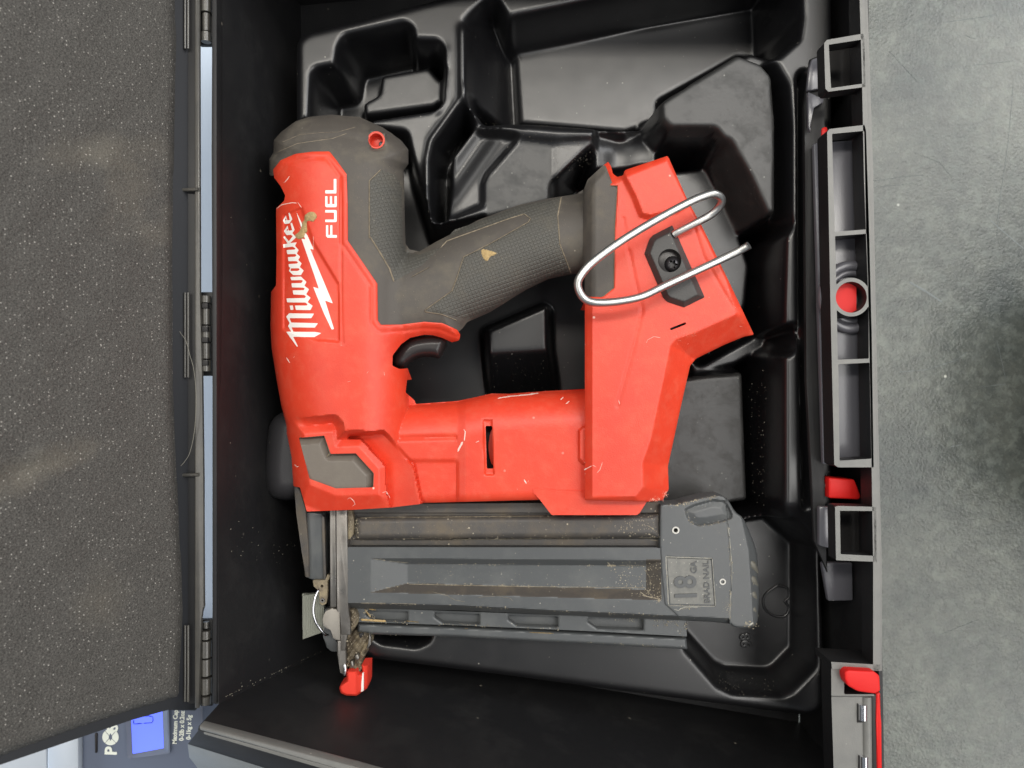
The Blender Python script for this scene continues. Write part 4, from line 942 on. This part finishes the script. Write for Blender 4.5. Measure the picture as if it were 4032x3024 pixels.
M_DMAG2 = mat('shaded_lip_plastic', (0.055, 0.057, 0.057), 0.45, bump=0.06, dust=0.05, dcol=(0.4, 0.38, 0.3), dscale=500)
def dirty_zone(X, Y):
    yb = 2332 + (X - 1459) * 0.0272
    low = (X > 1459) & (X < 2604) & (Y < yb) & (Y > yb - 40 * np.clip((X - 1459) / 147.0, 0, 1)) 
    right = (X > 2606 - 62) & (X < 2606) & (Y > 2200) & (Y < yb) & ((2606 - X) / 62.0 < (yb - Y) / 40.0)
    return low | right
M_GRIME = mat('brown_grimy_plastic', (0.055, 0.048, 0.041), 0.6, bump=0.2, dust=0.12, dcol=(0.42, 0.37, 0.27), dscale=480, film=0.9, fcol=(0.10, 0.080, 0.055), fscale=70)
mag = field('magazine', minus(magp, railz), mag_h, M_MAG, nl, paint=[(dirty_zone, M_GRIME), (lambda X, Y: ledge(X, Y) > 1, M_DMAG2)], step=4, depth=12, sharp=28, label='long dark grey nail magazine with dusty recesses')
def both(X, Y): return np.minimum(magp(X, Y), railz(X, Y))
field('slide_rail', both, mag_h, M_MAGD, mag, step=4, depth=12, sharp=28, bb=(1300, 1970, 2620, 2160), label='dusty brownish slide rail along the magazine')
# end cap
ecap = sdp(chaikin([(2597, 1992), (2600, 1984), (2672, 1984), (2690, 1976), (2720, 1968), (2800, 1950), (2845, 1948), (2870, 1972), (2893, 2015), (2925, 2036), (2946, 2080), (2975, 2152), (2984, 2200), (2982, 2262), (2990, 2320), (2985, 2420), (2982, 2452), (2965, 2472), (2890, 2472), (2872, 2452), (2620, 2440), (2597, 2200)], 1))
thumb = sdp(chaikin([(2700, 2000), (2844, 1962), (2878, 2020), (2876, 2044), (2755, 2068), (2722, 2055), (2706, 2030)], 1))
stp = dpl([(2864, 2050), (2880, 2225), (2876, 2455)])
badge = sdp([(2621, 2191), (2804, 2198), (2817, 2386), (2634, 2383)])
def ec_h(X, Y):
    z = np.full(np.shape(X), MZ + 0.6)
    z = np.where(X > 2864 + (Y - 2050) * 0.08 - np.clip(Y - 2225, 0, 999) * 0.09, z - 1.3, z)
    rr = 2920 + (Y - 2045) * 0.23 - np.clip(Y - 2164, 0, 999) * 0.165
    z = z - 0.11 * np.clip(X - rr, 0, 60)
    t_ = thumb(X, Y); z = z - 2.4 * np.clip((t_ + 6) / 8, 0, 1) + 1.6 * np.clip(t_ / 26, 0, 1)
    z = z - 0.75 * np.clip(badge(X, Y) / 4, 0, 1)
    z = z - 1.3 * (1 - np.clip(ecap(X, Y) / 7, 0, 1)) ** 2 - 0.27 * np.clip(ledge(X, Y), 0, 22) * (X < 2870)
    return z
cap = field('magazine_end_cap', minus(ecap, circ(2661, 2088, 10), circ(2846, 2291, 8)), ec_h, M_MAG, mag, step=4, depth=13, sharp=28, label='dark grey magazine end cap with thumb pad')
M_PIN = mat('dull_pin_steel', (0.42, 0.41, 0.38), 0.4, metal=0.8)
for cx, cy, r in ((2661, 2088, 14.5), (2846, 2291, 12.5)):
    field('roll_pin', minus(circ(cx, cy, r), circ(cx, cy, r * 0.60)), MZ + 0.9, M_PIN, cap, step=2.2, depth=4)
    plate('pin_bore', [(cx + 14 * math.cos(a), cy + 14 * math.sin(a)) for a in np.linspace(0, 6.283, 17)[:-1]], MZ - 3, 2, M_DARKHOLE, cap, bevel=0.1)
M_TEETH = mat('worn_tooth_plastic', (0.13, 0.125, 0.105), 0.5, bump=0.2, dust=0.1, dcol=(0.4, 0.38, 0.3), dscale=500)
for y0 in (2205, 2262, 2320, 2378):
    tube('grip_ridge', [(2940, y0 - 8, MZ - 3), (2960, y0 + 18, MZ - 3.2), (2980, y0 + 48, MZ - 5.5)], 1.8, M_TEETH, cap, smooth=4, radii=[0.7, 2.3, 1.0])
M_DMAG = mat('dark_raised_letters', (0.080, 0.084, 0.086), 0.45, bump=0.06)
M_BADGE = mat('worn_badge_face', (0.125, 0.128, 0.12), 0.5, bump=0.1, dust=0.25, dcol=(0.5, 0.48, 0.42), dscale=700, mottle=0.5, mscale=260, mcol=(0.25, 0.24, 0.215))
bd = field('gauge_badge', sdp([(2627, 2198), (2798, 2204), (2811, 2380), (2640, 2377)]), MZ + 0.2, M_BADGE, cap, step=4, depth=1, label='square badge reading 18 GA BRAD NAIL')
text('gauge_number', '18', 2704, 2318, MZ + 0.45, 84, M_DMAG, cap, rot=92, extrude=0.3, sx=0.88, bold=0.3, label='raised number 18')
text('gauge_unit', 'GA', 2733, 2234, MZ + 0.45, 24, M_DMAG, cap, rot=92, extrude=0.25, bold=0.04)
text('gauge_words', 'BRAD NAIL', 2783, 2292, MZ + 0.45, 22, M_DMAG, cap, rot=92, extrude=0.25, bold=0.05, sx=1.05)
ribbons('badge_edge_wear', [([(2621, 2193), (2804, 2199)], 3.5), ([(2622, 2193), (2632, 2380)], 4.5), ([(2636, 2385), (2815, 2388)], 3), ([(2804, 2200), (2817, 2386)], 3.5), ([(2655, 2400), (2672, 2404), (2680, 2396), (2700, 2390), (2750, 2391)], 4),
        ([(2866, 2060), (2874, 2140), (2881, 2225), (2880, 2300), (2876, 2360), (2874, 2440)], 4), ([(2880, 2190), (2874, 2230)], 4), ([(2950, 2462), (2966, 2452)], 9)], lambda X, Y: ec_h(X, Y) + 0.1, mat('pale_edge_wear', (0.42, 0.41, 0.36), 0.6, bump=0.4), cap, lift=0.15, seed=3)
# light dust-filled features of the magazine
ribbons('packed_dust', [([(1420, 2040), (1500, 2036), (1640, 2036), (1900, 2034), (2140, 2032)], 4), ([(1410, 2126), (1600, 2122), (1900, 2124), (2250, 2120), (2590, 2118)], 3.5), ([(1610, 2300), (1800, 2304), (2100, 2310), (2300, 2312), (2540, 2314)], 4),
        ([(1463, 2200), (1560, 2212), (1606, 2216)], 3), ([(2390, 2226), (2425, 2228)], 14), ([(2438, 2226), (2470, 2228), (2530, 2228)], 4), ([(2520, 2330), (2545, 2348), (2600, 2360)], 6), ([(2535, 2240), (2558, 2270), (2562, 2310)], 3),
        ([(1420, 2374), (1520, 2376)], 4), ([(1540, 2376), (1640, 2378)], 3), ([(1700, 2330), (1760, 2345), (1790, 2362), (1830, 2370)], 3), ([(1880, 2352), (1960, 2346), (2010, 2356), (2020, 2368)], 2.5),
        ([(2545, 2068), (2560, 2075), (2580, 2090)], 5), ([(2490, 2040), (2496, 2048)], 8), ([(2338, 2068), (2340, 2078)], 10), ([(2560, 2125), (2592, 2130)], 5)], mag_h, M_DUST, mag, lift=0.18, seed=6)
crumbs('sawdust_crumbs', [([(1420, 2040), (1700, 2036), (2100, 2033), (2598, 2026)], 3, 237, (1.5, 7.5)), ([(1405, 2124), (2000, 2122), (2600, 2118)], 3, 210, (1.5, 7.5)),
    ([(1404, 2045), (1400, 2118)], 8, 84, (2, 10.0)), (rail, 0, 224, (1, 6.2)), (sdp([(2380, 2035), (2598, 2030), (2598, 2115), (2450, 2110)]), 0, 154, (1.5, 10.0)),
    ([(1480, 2202), (1600, 2218), (1900, 2222), (2540, 2228)], 3, 154, (1.5, 7.5)), ([(1480, 2325), (1606, 2298), (2000, 2305), (2560, 2318)], 3, 280, (1.5, 7.5)),
    (sdp([(2380, 2215), (2600, 2210), (2608, 2360), (2480, 2350)]), 0, 308, (1.5, 8.8)), (sdp([(1620, 2215), (2500, 2222), (2500, 2310), (1620, 2300)]), 0, 224, (1, 5.0)),
    ([(1400, 2376), (1800, 2385), (2200, 2406), (2600, 2424)], 3, 182, (1.5, 7.5)), (magp, 0, 280, (0.8, 4.4)), ([(2540, 2330), (2600, 2362)], 8, 84, (2, 8.8))], mag_h, M_DUST, mag, seed=21)
crumbs('sawdust_crumbs', [([(2866, 2060), (2881, 2225), (2874, 2440)], 3, 182, (1.5, 7.5)), ([(2622, 2193), (2804, 2199), (2816, 2386), (2634, 2384), (2622, 2193)], 3, 210, (1.5, 6.2)), (badge, 0, 182, (1, 5.0)),
    ([(2598, 1995), (2640, 1990), (2690, 1985), (2760, 1965), (2830, 1955)], 4, 154, (2, 10.0)), ([(2700, 2010), (2720, 2058), (2760, 2072), (2870, 2048)], 3, 125, (1.5, 6.2)), ([(2930, 2455), (2975, 2462)], 7, 70, (2, 10.0)),
    ([(2860, 2360), (2870, 2440)], 8, 70, (1.5, 7.5)), ([(2655, 2400), (2760, 2392)], 3, 56, (2, 8.8)), (ecap, 0, 168, (0.8, 3.8))], ec_h, M_DUST, cap, seed=22)
# lower rail with slots
def rail_y(y0, y1): return lambda x: y0 + (y1 - y0) * (x - 1376) / (2703 - 1376)
slots = []
for x0, x1 in ((1440, 1607), (1711, 1889), (2001, 2198), (2316, 2534)):
    f = lambda x, o: 2402 + o + (x - 1443) * 0.0335
    slots.append(sdp([(x0, f(x0, 0)), (x1, f(x1, 0)), (x1, f(x1, 44)), (x0 + 34, f(x0, 44)), (x0, f(x0, 20))]))
rl = sdp([(1376, 2392), (2700, 2440), (2705, 2506), (2300, 2484), (1800, 2462), (1400, 2449), (1400, 2420)])
lr = field('lower_rail', minus(rl, *slots), lambda X, Y: -27.0 - 0.6 * (1 - np.clip(np.minimum.reduce([-s(X, Y) for s in slots]) / 5, 0, 1)), M_MAG, mag, step=3.5, depth=5, sharp=30)
field('slot_backing', sdp([(1420, 2396), (2600, 2432), (2600, 2492), (1420, 2452)]), -32.5, M_MAG, mag, step=8, depth=3)
le = sdp([(1408, 2455), (1800, 2470), (2300, 2492), (2702, 2512), (2707, 2557), (2180, 2528), (1800, 2507), (1459, 2497), (1408, 2492)])
field('rail_edge', le, lambda X, Y: -27.0 - 2 * (1 - np.clip(le(X, Y) / 9, 0, 1)) ** 2, M_MAG, mag, step=4, depth=10)
ribbons('packed_dust', [([(1420, 2440), (1470, 2443), (1520, 2446)], 9), ([(1436, 2400), (1460, 2430)], 6), ([(1452, 2398), (1480, 2402)], 5), ([(1600, 2445), (1650, 2450)], 2.5), ([(2085, 2490), (2180, 2494)], 3), ([(1830, 2476), (1842, 2474)], 5)], lambda X, Y: np.full(np.shape(X), -26.7), M_GLUE, mag, lift=0.3, seed=8)

crumbs('sawdust_crumbs', [([(1420, 2446), (1520, 2448), (1700, 2455), (2200, 2478)], 4, 110, (1.5, 7)), ([(1440, 2400), (1475, 2440)], 5, 60, (2, 7)), ([(2560, 2440), (2690, 2460), (2700, 2500)], 12, 110, (1.5, 6)), ([(2420, 2440), (2530, 2445)], 4, 40, (1.5, 5)),
    ([(1480, 2500), (1900, 2510), (2300, 2528), (2700, 2550)], 3, 70, (1.5, 5))], -26.5, M_DUST, mag, seed=23)
crumbs('sawdust_crumbs', [([(2560, 1968), (2590, 1965), (2625, 1940)], 6, 90, (2, 7)), ([(2303, 1180), (2303, 1960)], 2, 30, (1, 4)), (rf, 0, 260, (0.8, 3.2)), ([(2640, 1345), (2700, 1325), (2800, 1290)], 8, 60, (1, 4)), ([(2860, 1150), (2900, 1230)], 12, 60, (1, 4))],
    lambda X, Y: H_foot(X, Y) + 0.5, mat('pinkish_plastic_dust', (0.72, 0.36, 0.27), 0.9), foot, seed=24)
crumbs('sawdust_crumbs', [(sdp([(1380, 560), (1600, 600), (1590, 960), (1400, 900)]), 0, 260, (0.8, 3)), (sdp([(1650, 1000), (2250, 790), (2250, 1070), (1850, 1240), (1520, 1240)]), 0, 420, (0.8, 3.2)),
    ([(2200, 950), (2215, 1010)], 4, 30, (1, 5)), ([(1950, 1005), (1985, 1020)], 8, 25, (1.5, 6)), ([(1500, 690), (1570, 700), (1590, 760)], 8, 60, (1, 4))], lambda X, Y: rub_h(X, Y) + 0.3, M_DUST, nl, seed=25)
# nose --------------------------------------------------------------------
t4 = lambda pts: T(1000, 1900, .3617, pts)
t5 = lambda pts: T(1000, 2400, .3617, pts)
zl = lambda pts: T(1150, 2250, .3073, pts)
plate('nose_rail', t4([(825, 300), (888, 300), (895, 1355), (830, 1360)]), -22, 10, M_STEEL, nl, bevel=0.4)
plate('nose_plate', t4([(893, 300), (1015, 300), (1018, 640), (1022, 1300), (1030, 1420), (1045, 1500), (1050, 1659), (945, 1659), (945, 1420), (900, 1400)]), -20, 10, M_STEEL, nl, bevel=0.4)
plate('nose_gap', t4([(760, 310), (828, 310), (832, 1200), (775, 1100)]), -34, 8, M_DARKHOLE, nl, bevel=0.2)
plate('side_bracket', t4([(1016, 300), (1075, 300), (1090, 420), (1088, 560), (1060, 600), (1020, 640)]), -22, 6, M_RUST, nl, bevel=0.8)
plate('contact_guard', t4([(560, 325), (740, 335), (765, 380), (785, 1062), (640, 1062), (553, 1030), (535, 860), (548, 600)]), -26, 12, M_MAG, nl, bevel=0.9)
plate('contact_guard_blade', t4([(430, 50), (500, 40), (560, 300), (590, 700), (600, 1040), (553, 1030), (520, 760), (460, 330)]), -24, 8, M_MAGD, nl, bevel=0.8)
plate('guard_rib', t4([(735, 350), (765, 380), (785, 1062), (755, 1062)]), -24.5, 3, M_MAGD, nl, bevel=0.4)
br = sdp(t4([(640, 1065), (775, 1062), (800, 1000), (828, 1010), (815, 1060), (800, 1070), (800, 1250), (785, 1320), (745, 1338), (715, 1315), (708, 1180), (650, 1130)]))
field('pivot_bracket', minus(br, circ(*t4([(740, 1128)])[0], 6), circ(*t4([(744, 1285)])[0], 5)), -24, M_RUST, nl, step=2.5, depth=3)
field('pivot_rivet', minus(circ(*t4([(744, 1285)])[0], 9), circ(*t4([(744, 1285)])[0], 4)), -23, M_STEEL, nl, step=2, depth=2)
tube('spring_wire', [(1264, 2312, -26), (1250, 2330, -23), (1238, 2367, -21), (1234, 2406, -20), (1242, 2445, -20), (1258, 2472, -21), (1278, 2496, -23), (1290, 2500, -26)], 0.75, M_CHROME, nl, smooth=6)
plate('pivot_disc', zl([(430, 510), (520, 470), (560, 500), (585, 480), (612, 490), (620, 885), (560, 880), (515, 850), (505, 740), (450, 740), (400, 700), (385, 630), (400, 560)]), -21.5, 5, mat('grey_steel_plate', (0.30, 0.28, 0.25), 0.5, metal=0.5, bump=0.05, film=0.4, fcol=(0.38, 0.35, 0.30), fscale=70), nl, bevel=0.5)
plate('pivot_back', zl([(400, 480), (500, 480), (520, 800), (600, 900), (600, 1040), (500, 1040), (430, 980), (400, 850), (390, 700)]), -30, 6, M_MAG, nl, bevel=1.5)
plate('nose_block', zl([(620, 490), (720, 480), (745, 680), (700, 800), (690, 900), (680, 1020), (620, 1020)]), -20.5, 12, M_STEEL, nl, bevel=0.5)
def lump(name, poly, z, amp, m, seed):
    s = sdp(poly); ph = random.Random(seed)
    a, b, c = [ph.uniform(0, 6) for _ in range(3)]
    return field(name, s, lambda X, Y: z - 3 * (1 - np.clip(s(X, Y) / 12, 0, 1)) ** 2 + amp * np.sin(X * 0.16 + a) * np.sin(Y * 0.13 + b) + amp * 0.6 * np.sin(X * 0.31 + Y * 0.22 + c), m, nl, step=3, depth=10, sharp=40)
lump('dusty_block', zl([(730, 480), (800, 470), (850, 540), (850, 640), (810, 720), (760, 780), (700, 790), (700, 740), (745, 680)]), -22, 0.9, M_RUST, 1)
lump('safety_yoke', zl([(680, 880), (720, 800), (800, 770), (870, 785), (900, 780), (990, 800), (1008, 850), (1005, 940), (960, 1000), (920, 1040), (940, 1080), (880, 1140), (860, 1150), (900, 1230), (890, 1290), (850, 1300), (770, 1260), (710, 1250), (690, 1180), (690, 1050)]), -24, 1.3, M_RUST, 2)
plate('yoke_gap', zl([(850, 800), (905, 790), (915, 830), (870, 855)]), -22.3, 2, M_DARKHOLE, nl, bevel=0.3)
plate('yoke_lug', zl([(800, 1080), (845, 1060), (860, 1110), (850, 1150), (810, 1140)]), -21, 4, M_STEEL, nl, bevel=1.2)
plate('yoke_lug', zl([(745, 1150), (780, 1150), (795, 1240), (755, 1245)]), -21, 4, M_STEEL, nl, bevel=1.2)
plate('yoke_edge', zl([(985, 790), (1008, 850), (1005, 940), (965, 1000), (955, 985), (985, 930), (985, 860)]), -22.0, 3, M_STEEL, nl, bevel=0.5)
plate('driver_tip', zl([(572, 885), (680, 890), (685, 1020), (688, 1180), (695, 1345), (650, 1350), (640, 1290), (600, 1190), (572, 1080)]), -21, 9, M_STEEL, nl, bevel=1.6, seg=3)
plate('driver_point', zl([(655, 1190), (690, 1190), (695, 1300), (680, 1345), (650, 1345)]), -20, 5, M_CHROME, nl, bevel=1.2)
M_TIP = mat('red_rubber_tip', (0.75, 0.045, 0.025), 0.5, bump=0.05)
tp = sdp(zl([(700, 1290), (720, 1272), (850, 1270), (855, 1320), (905, 1290), (890, 1195), (985, 1188), (980, 1440), (962, 1500), (880, 1555), (825, 1597), (690, 1590), (625, 1560), (605, 1500), (615, 1460), (700, 1400)]))
field('no_mar_tip', tp, lambda X, Y: -19 - 2.0 * (1 - np.clip(tp(X, Y) / 8, 0, 1)) ** 2 - 0.16 * np.clip(X - 1400, 0, 60), M_TIP, nl, step=3, depth=10, sharp=25, label='bright red rubber no-mar tip with a white stripe')
plate('tip_stripe', zl([(898, 1305), (915, 1300), (915, 1530), (880, 1545), (882, 1500)]), -22.6, 1.5, M_WHITE, nl, bevel=0.1)
# black bumper on the left of the nose
bp_ = sdp(chaikin([(1150, 1612), (1105, 1624), (1072, 1650), (1054, 1690), (1038, 1830), (1040, 1906), (1062, 1955), (1119, 1970), (1155, 1968), (1240, 1940), (1240, 1640)], 1))
field('exhaust_bumper', bp_, lambda X, Y: -28 - 14 * (1 - np.sqrt(np.clip(1 - (1 - np.clip(bp_(X, Y), 0, 70) / 70) ** 2, 0, 1))), mat('dark_bumper_plastic', (0.035, 0.034, 0.037), 0.4, bump=0.05, dust=0.03, dcol=(.4, .38, .3), dscale=300), nl, step=5, depth=15, inset=3, label='dark rounded bumper beside the nose')

crumbs('sawdust_crumbs', [(sdp(zl([(730, 480), (850, 540), (850, 640), (760, 780), (700, 790), (745, 680)])), 0, 30, (2, 8)), (sdp(zl([(700, 850), (850, 790), (1000, 850), (930, 1040), (900, 1230), (710, 1250)])), 0, 45, (2, 9)),
    ([(1372, 2010), (1380, 2120)], 6, 60, (2, 7))], -20.6, M_DUST, nl, seed=26)
# crumbs clinging to the hinge side wall and lying in the tray
def wall_crumbs(n, seed):
    rg = np.random.default_rng(seed); V = []; F = []
    rows = [((848, 600, ZR), (1190, 600, ZF)), ((852, 1500, ZR), (1195, 1500, ZF)), ((858, 2200, ZR), (1230, 2200, ZF)), ((862, 2772, ZR), (1345, 2535, ZF))]
    W = [(Vector(P(*a)), Vector(P(*b))) for a, b in rows]
    for _ in range(n):
        u = min(2.999, rg.choice([rg.uniform(1.9, 3), rg.uniform(1.5, 3), rg.uniform(0, 3)], p=[0.62, 0.26, 0.12])); t = rg.uniform(0.04, 0.97)
        if rg.random() < 0.3: u, t = 2.45 + rg.normal(0, 0.06), 0.62 + rg.normal(0, 0.05)
        elif rg.random() < 0.2: u = 2.97
        i_ = int(min(2, max(0, u))); f = u - i_
        a = W[i_][0].lerp(W[i_ + 1][0], f); b = W[i_][1].lerp(W[i_ + 1][1], f); c = a.lerp(b, t)
        c.x += 0.0002; r = rg.uniform(0.12, 0.55) * 0.001 * rg.random() ** 0.5
        o = len(V); k = 5; a0 = rg.random() * 6
        for q in range(k):
            an = a0 + q * 6.283 / k; V.append((c.x, c.y + r * math.cos(an) * rg.uniform(.7, 1.2), c.z + 1.6 * r * math.sin(an)))
        V.append((c.x + 0.6 * r + 0.0001, c.y, c.z))
        for q in range(k): F.append([o + q, o + (q + 1) % k, o + k])
    me = bpy.data.meshes.new('sawdust_crumbs'); me.from_pydata([tuple(v) for v in V], [], F)
    return finish('sawdust_crumbs', me, mat('dull_case_dust', (0.24, 0.22, 0.17), 0.9), case, None, 'stuff', sharp=180)
wall_crumbs(520, 27)
def hT_px(X, Y):
    z = np.full(np.shape(X), ZT)
    for _ in range(6):
        s_ = (DC - z) / (DC - ZT); z = hT(2016 + (X - 2016) * s_, 1512 + (Y - 1512) * s_)
    return z
crumbs('sawdust_crumbs', [(sdp([(1960, 515), (2345, 530), (2340, 640), (2190, 700), (2180, 575)]), 0, 260, (1.5, 6)), (sdp([(2950, 1470), (3060, 1440), (3070, 2020), (2960, 1990)]), 0, 200, (1.5, 6)), ([(2740, 2600), (2830, 2690), (2920, 2720), (3060, 2720)], 24, 170, (1.2, 4.5)),
    (sdp([(2600, 400), (2905, 225), (3045, 300), (3060, 840), (2940, 780), (2850, 560), (2650, 500)]), 0, 420, (1.2, 4.5)), (sdp([(1440, 2540), (3180, 2780), (3200, 2700), (2700, 2600), (1500, 2500)]), 0, 150, (1.5, 5)), ([(1900, 480), (2345, 515)], 6, 90, (1.5, 5)),
    (sdp([(2560, 1500), (2920, 1480), (2940, 1960), (2600, 1900)]), 0, 130, (1.5, 4)), (sdp([(1600, 680), (1690, 700), (1690, 860), (1610, 900)]), 0, 60, (1.5, 6)), (sdp([(1780, 500), (2180, 500), (2180, 860), (1780, 860)]), 0, 110, (1.5, 4)),
    (sdp([(1900, 1400), (2290, 1400), (2290, 1540), (1900, 1550)]), 0, 120, (1.5, 5))], hT_px, mat('dull_tray_dust', (0.085, 0.076, 0.058), 0.9), tray, seed=28)
# ------------------------------------------------------------------ loose strip standing against the hinge side wall
ns = root('nail_strip', P(1228, 2430, -88), 'pale silver strip of fine brads standing against the case wall behind the nose', 'nail strip')
for i in range(26):
    x = 1192 + i * 3.2
    box('brad', x, 2345 - (x - 1192) * 0.15, x + 2.9, 2517 - (x - 1192) * 0.35, -30 + 0.25 * (i % 3), 3, M_NAIL, ns, bevel=0.12, seg=1)
box('strip_backing', 1190, 2338, 1278, 2480, -34, 2, M_NAIL, ns, bevel=0.2)

# ------------------------------------------------------------------ hair on the lid flange
hair = tube('hair', [(690, 1280, 14.5), (712, 1312, 15.5), (733, 1345, 16.2), (748, 1400, 17), (762, 1450, 17), (770, 1520, 17), (772, 1600, 17), (765, 1700, 16.5), (748, 1780, 15.5), (725, 1820, 15), (696, 1850, 14.5)], 0.13, M_HAIR, None, sides=5)
hair['label'] = 'fine pale hair curling across the dark lid flange beside the hinge'; hair['category'] = 'hair'

# ------------------------------------------------------------------ postal scale under the lid
sc = root('postal_scale', P(500, 2950, -108), 'grey postal scale with lit blue display and cream lettering, half hidden under the lid', 'scale')
ZS = -52.0
scb = plate('scale_body', [(318, 2600), (800, 2600), (800, 3020), (770, 3120), (318, 3180)], ZS, 54, M_SCALEB, sc, bevel=2.0, seg=3)
plate('weighing_platform', [(-700, 2700), (183, 2700), (183, 3300), (-700, 3300)], ZS + 4, 6, M_SCALEP, sc, bevel=0.8)
plate('weighing_platform', [(186, 2700), (308, 2700), (308, 3300), (186, 3300)], ZS + 4, 6, M_SCALEP, sc, bevel=0.8)
t9 = lambda pts: T(350, 2700, .226, pts)
bz = sdp(t9([(628, 500), (1390, 380), (1412, 1170), (1380, 1190), (665, 1275)]))
lc = sdp(t9([(728, 480), (1280, 380), (1305, 1090), (758, 1192)]))
field('display_bezel', minus(bz, lc), lambda X, Y: ZS + 2.2 - 1.6 * np.clip(1 - lc(X, Y) / -20.0, 0, 1), M_SCALEB, sc, step=4, depth=3, sharp=20)
lcd = plate('display', t9([(700, 440), (1300, 340), (1330, 1120), (740, 1230)]), ZS + 0.4, 0.6, M_LCD, sc, bevel=0, label='lit blue liquid crystal display')
def seg(pts, w_=3.6):
    ribbons('display_segment', [(t9(pts), w_)], ZS + 0.78, M_SEG, lcd, lift=0.1, kind=None, seed=2)
seg([(775, 600), (782, 668), (925, 658)]); seg([(955, 655), (1095, 645), (1115, 610), (1112, 545), (1040, 525), (960, 535)]); seg([(770, 560), (765, 480)])
plate('button', T(350, 2700, .226, [(95, 830), (140, 830), (135, 1180), (100, 1180)]), ZS + 1, 2, M_TRIG, sc, bevel=0.6)
text('print_capacity', 'Maximum Cap', 690, 2862, ZS + 0.15, 17, M_CREAM, sc, rot=88, extrude=0.1, sx=0.93, bold=0.12)
text('print_pounds', '0-2lb x 0.2oz', 717, 2858, ZS + 0.15, 17, M_CREAM, sc, rot=88, extrude=0.1, sx=0.90, bold=0.12)
text('print_kilos', '0-1kg x 5g', 744, 2864, ZS + 0.15, 17, M_CREAM, sc, rot=88, extrude=0.1, sx=0.93, bold=0.12)
text('print_brand', 'P', 439, 2957, ZS + 0.15, 44, M_CREAM, sc, rot=88, extrude=0.1, bold=0.35)
cx, cy = t9([(375, 895)])[0]
def emblem(X, Y):
    r = 32 - np.hypot(X - cx, Y - cy)
    for a in (48, 132):
        c, s = math.cos(math.radians(a)), math.sin(math.radians(a))
        r = np.minimum(r, np.abs((X - cx) * s - (Y - cy) * c) - 1.2)
    core = 9 - (np.abs(X - cx) * 1.2 + np.abs(Y - cy) * 0.55)
    return np.minimum(r, -core)
emblem.bb = (cx - 33, cy - 33, cx + 33, cy + 33)
field('print_emblem', emblem, ZS + 0.2, M_CREAM, sc, step=2, depth=0.2)
text('print_brand', 'S', 445, 2866, ZS + 0.15, 40, M_CREAM, sc, rot=88, extrude=0.1, bold=0.35)

# ------------------------------------------------------------------ added black block, out of view, casting shade on the worktop edge
blocker = root('shadow_blocker', (0.46, -0.015, -0.110), 'unseen black block added beyond the red latches to shade the grey worktop', 'blocker')
def soft_box(name, x0, x1, y0, y1, z0, z1, m, parent, seg_=6, bev=0.03):
    bm = bmesh.new(); bmesh.ops.create_cube(bm, size=1.0)
    for v in bm.verts: v.co = ((x0 + x1) / 2 + v.co.x * (x1 - x0), (y0 + y1) / 2 + v.co.y * (y1 - y0), (z0 + z1) / 2 + v.co.z * (z1 - z0))
    bmesh.ops.bevel(bm, geom=bm.edges[:], offset=bev, segments=seg_, profile=0.5, affect='EDGES')
    me = bpy.data.meshes.new(name); bm.to_mesh(me); bm.free()
    return finish(name, me, m, parent)
M_BLOCKER = mat('blocker_black', (0.012, 0.013, 0.018), 0.85, bump=0.5, bscale=1500)
soft_box('blocker_body', 0.352, 0.57, -0.10, 0.075, -0.110, 0.05, M_BLOCKER, blocker)
hp = [Vector((0.46, -0.06, 0.045)), Vector((0.46, -0.055, 0.085)), Vector((0.46, -0.01, 0.105)), Vector((0.46, 0.035, 0.085)), Vector((0.46, 0.04, 0.045))]
hp = [Vector(q) for q in spline([tuple(v) for v in hp], 6)]
V = []; F = []
for q_ in hp:
    for dx, dz in ((-0.012, 0), (0.012, 0), (0.012, 0.004), (-0.012, 0.004)): V.append((q_.x + dx, q_.y, q_.z + dz))
for q_ in range(len(hp) - 1):
    for r_ in range(4): F.append([4 * q_ + r_, 4 * q_ + (r_ + 1) % 4, 4 * q_ + 4 + (r_ + 1) % 4, 4 * q_ + 4 + r_])
me = bpy.data.meshes.new('blocker_handle'); me.from_pydata(V, [], F); finish('blocker_handle', me, M_BLOCKER, blocker)
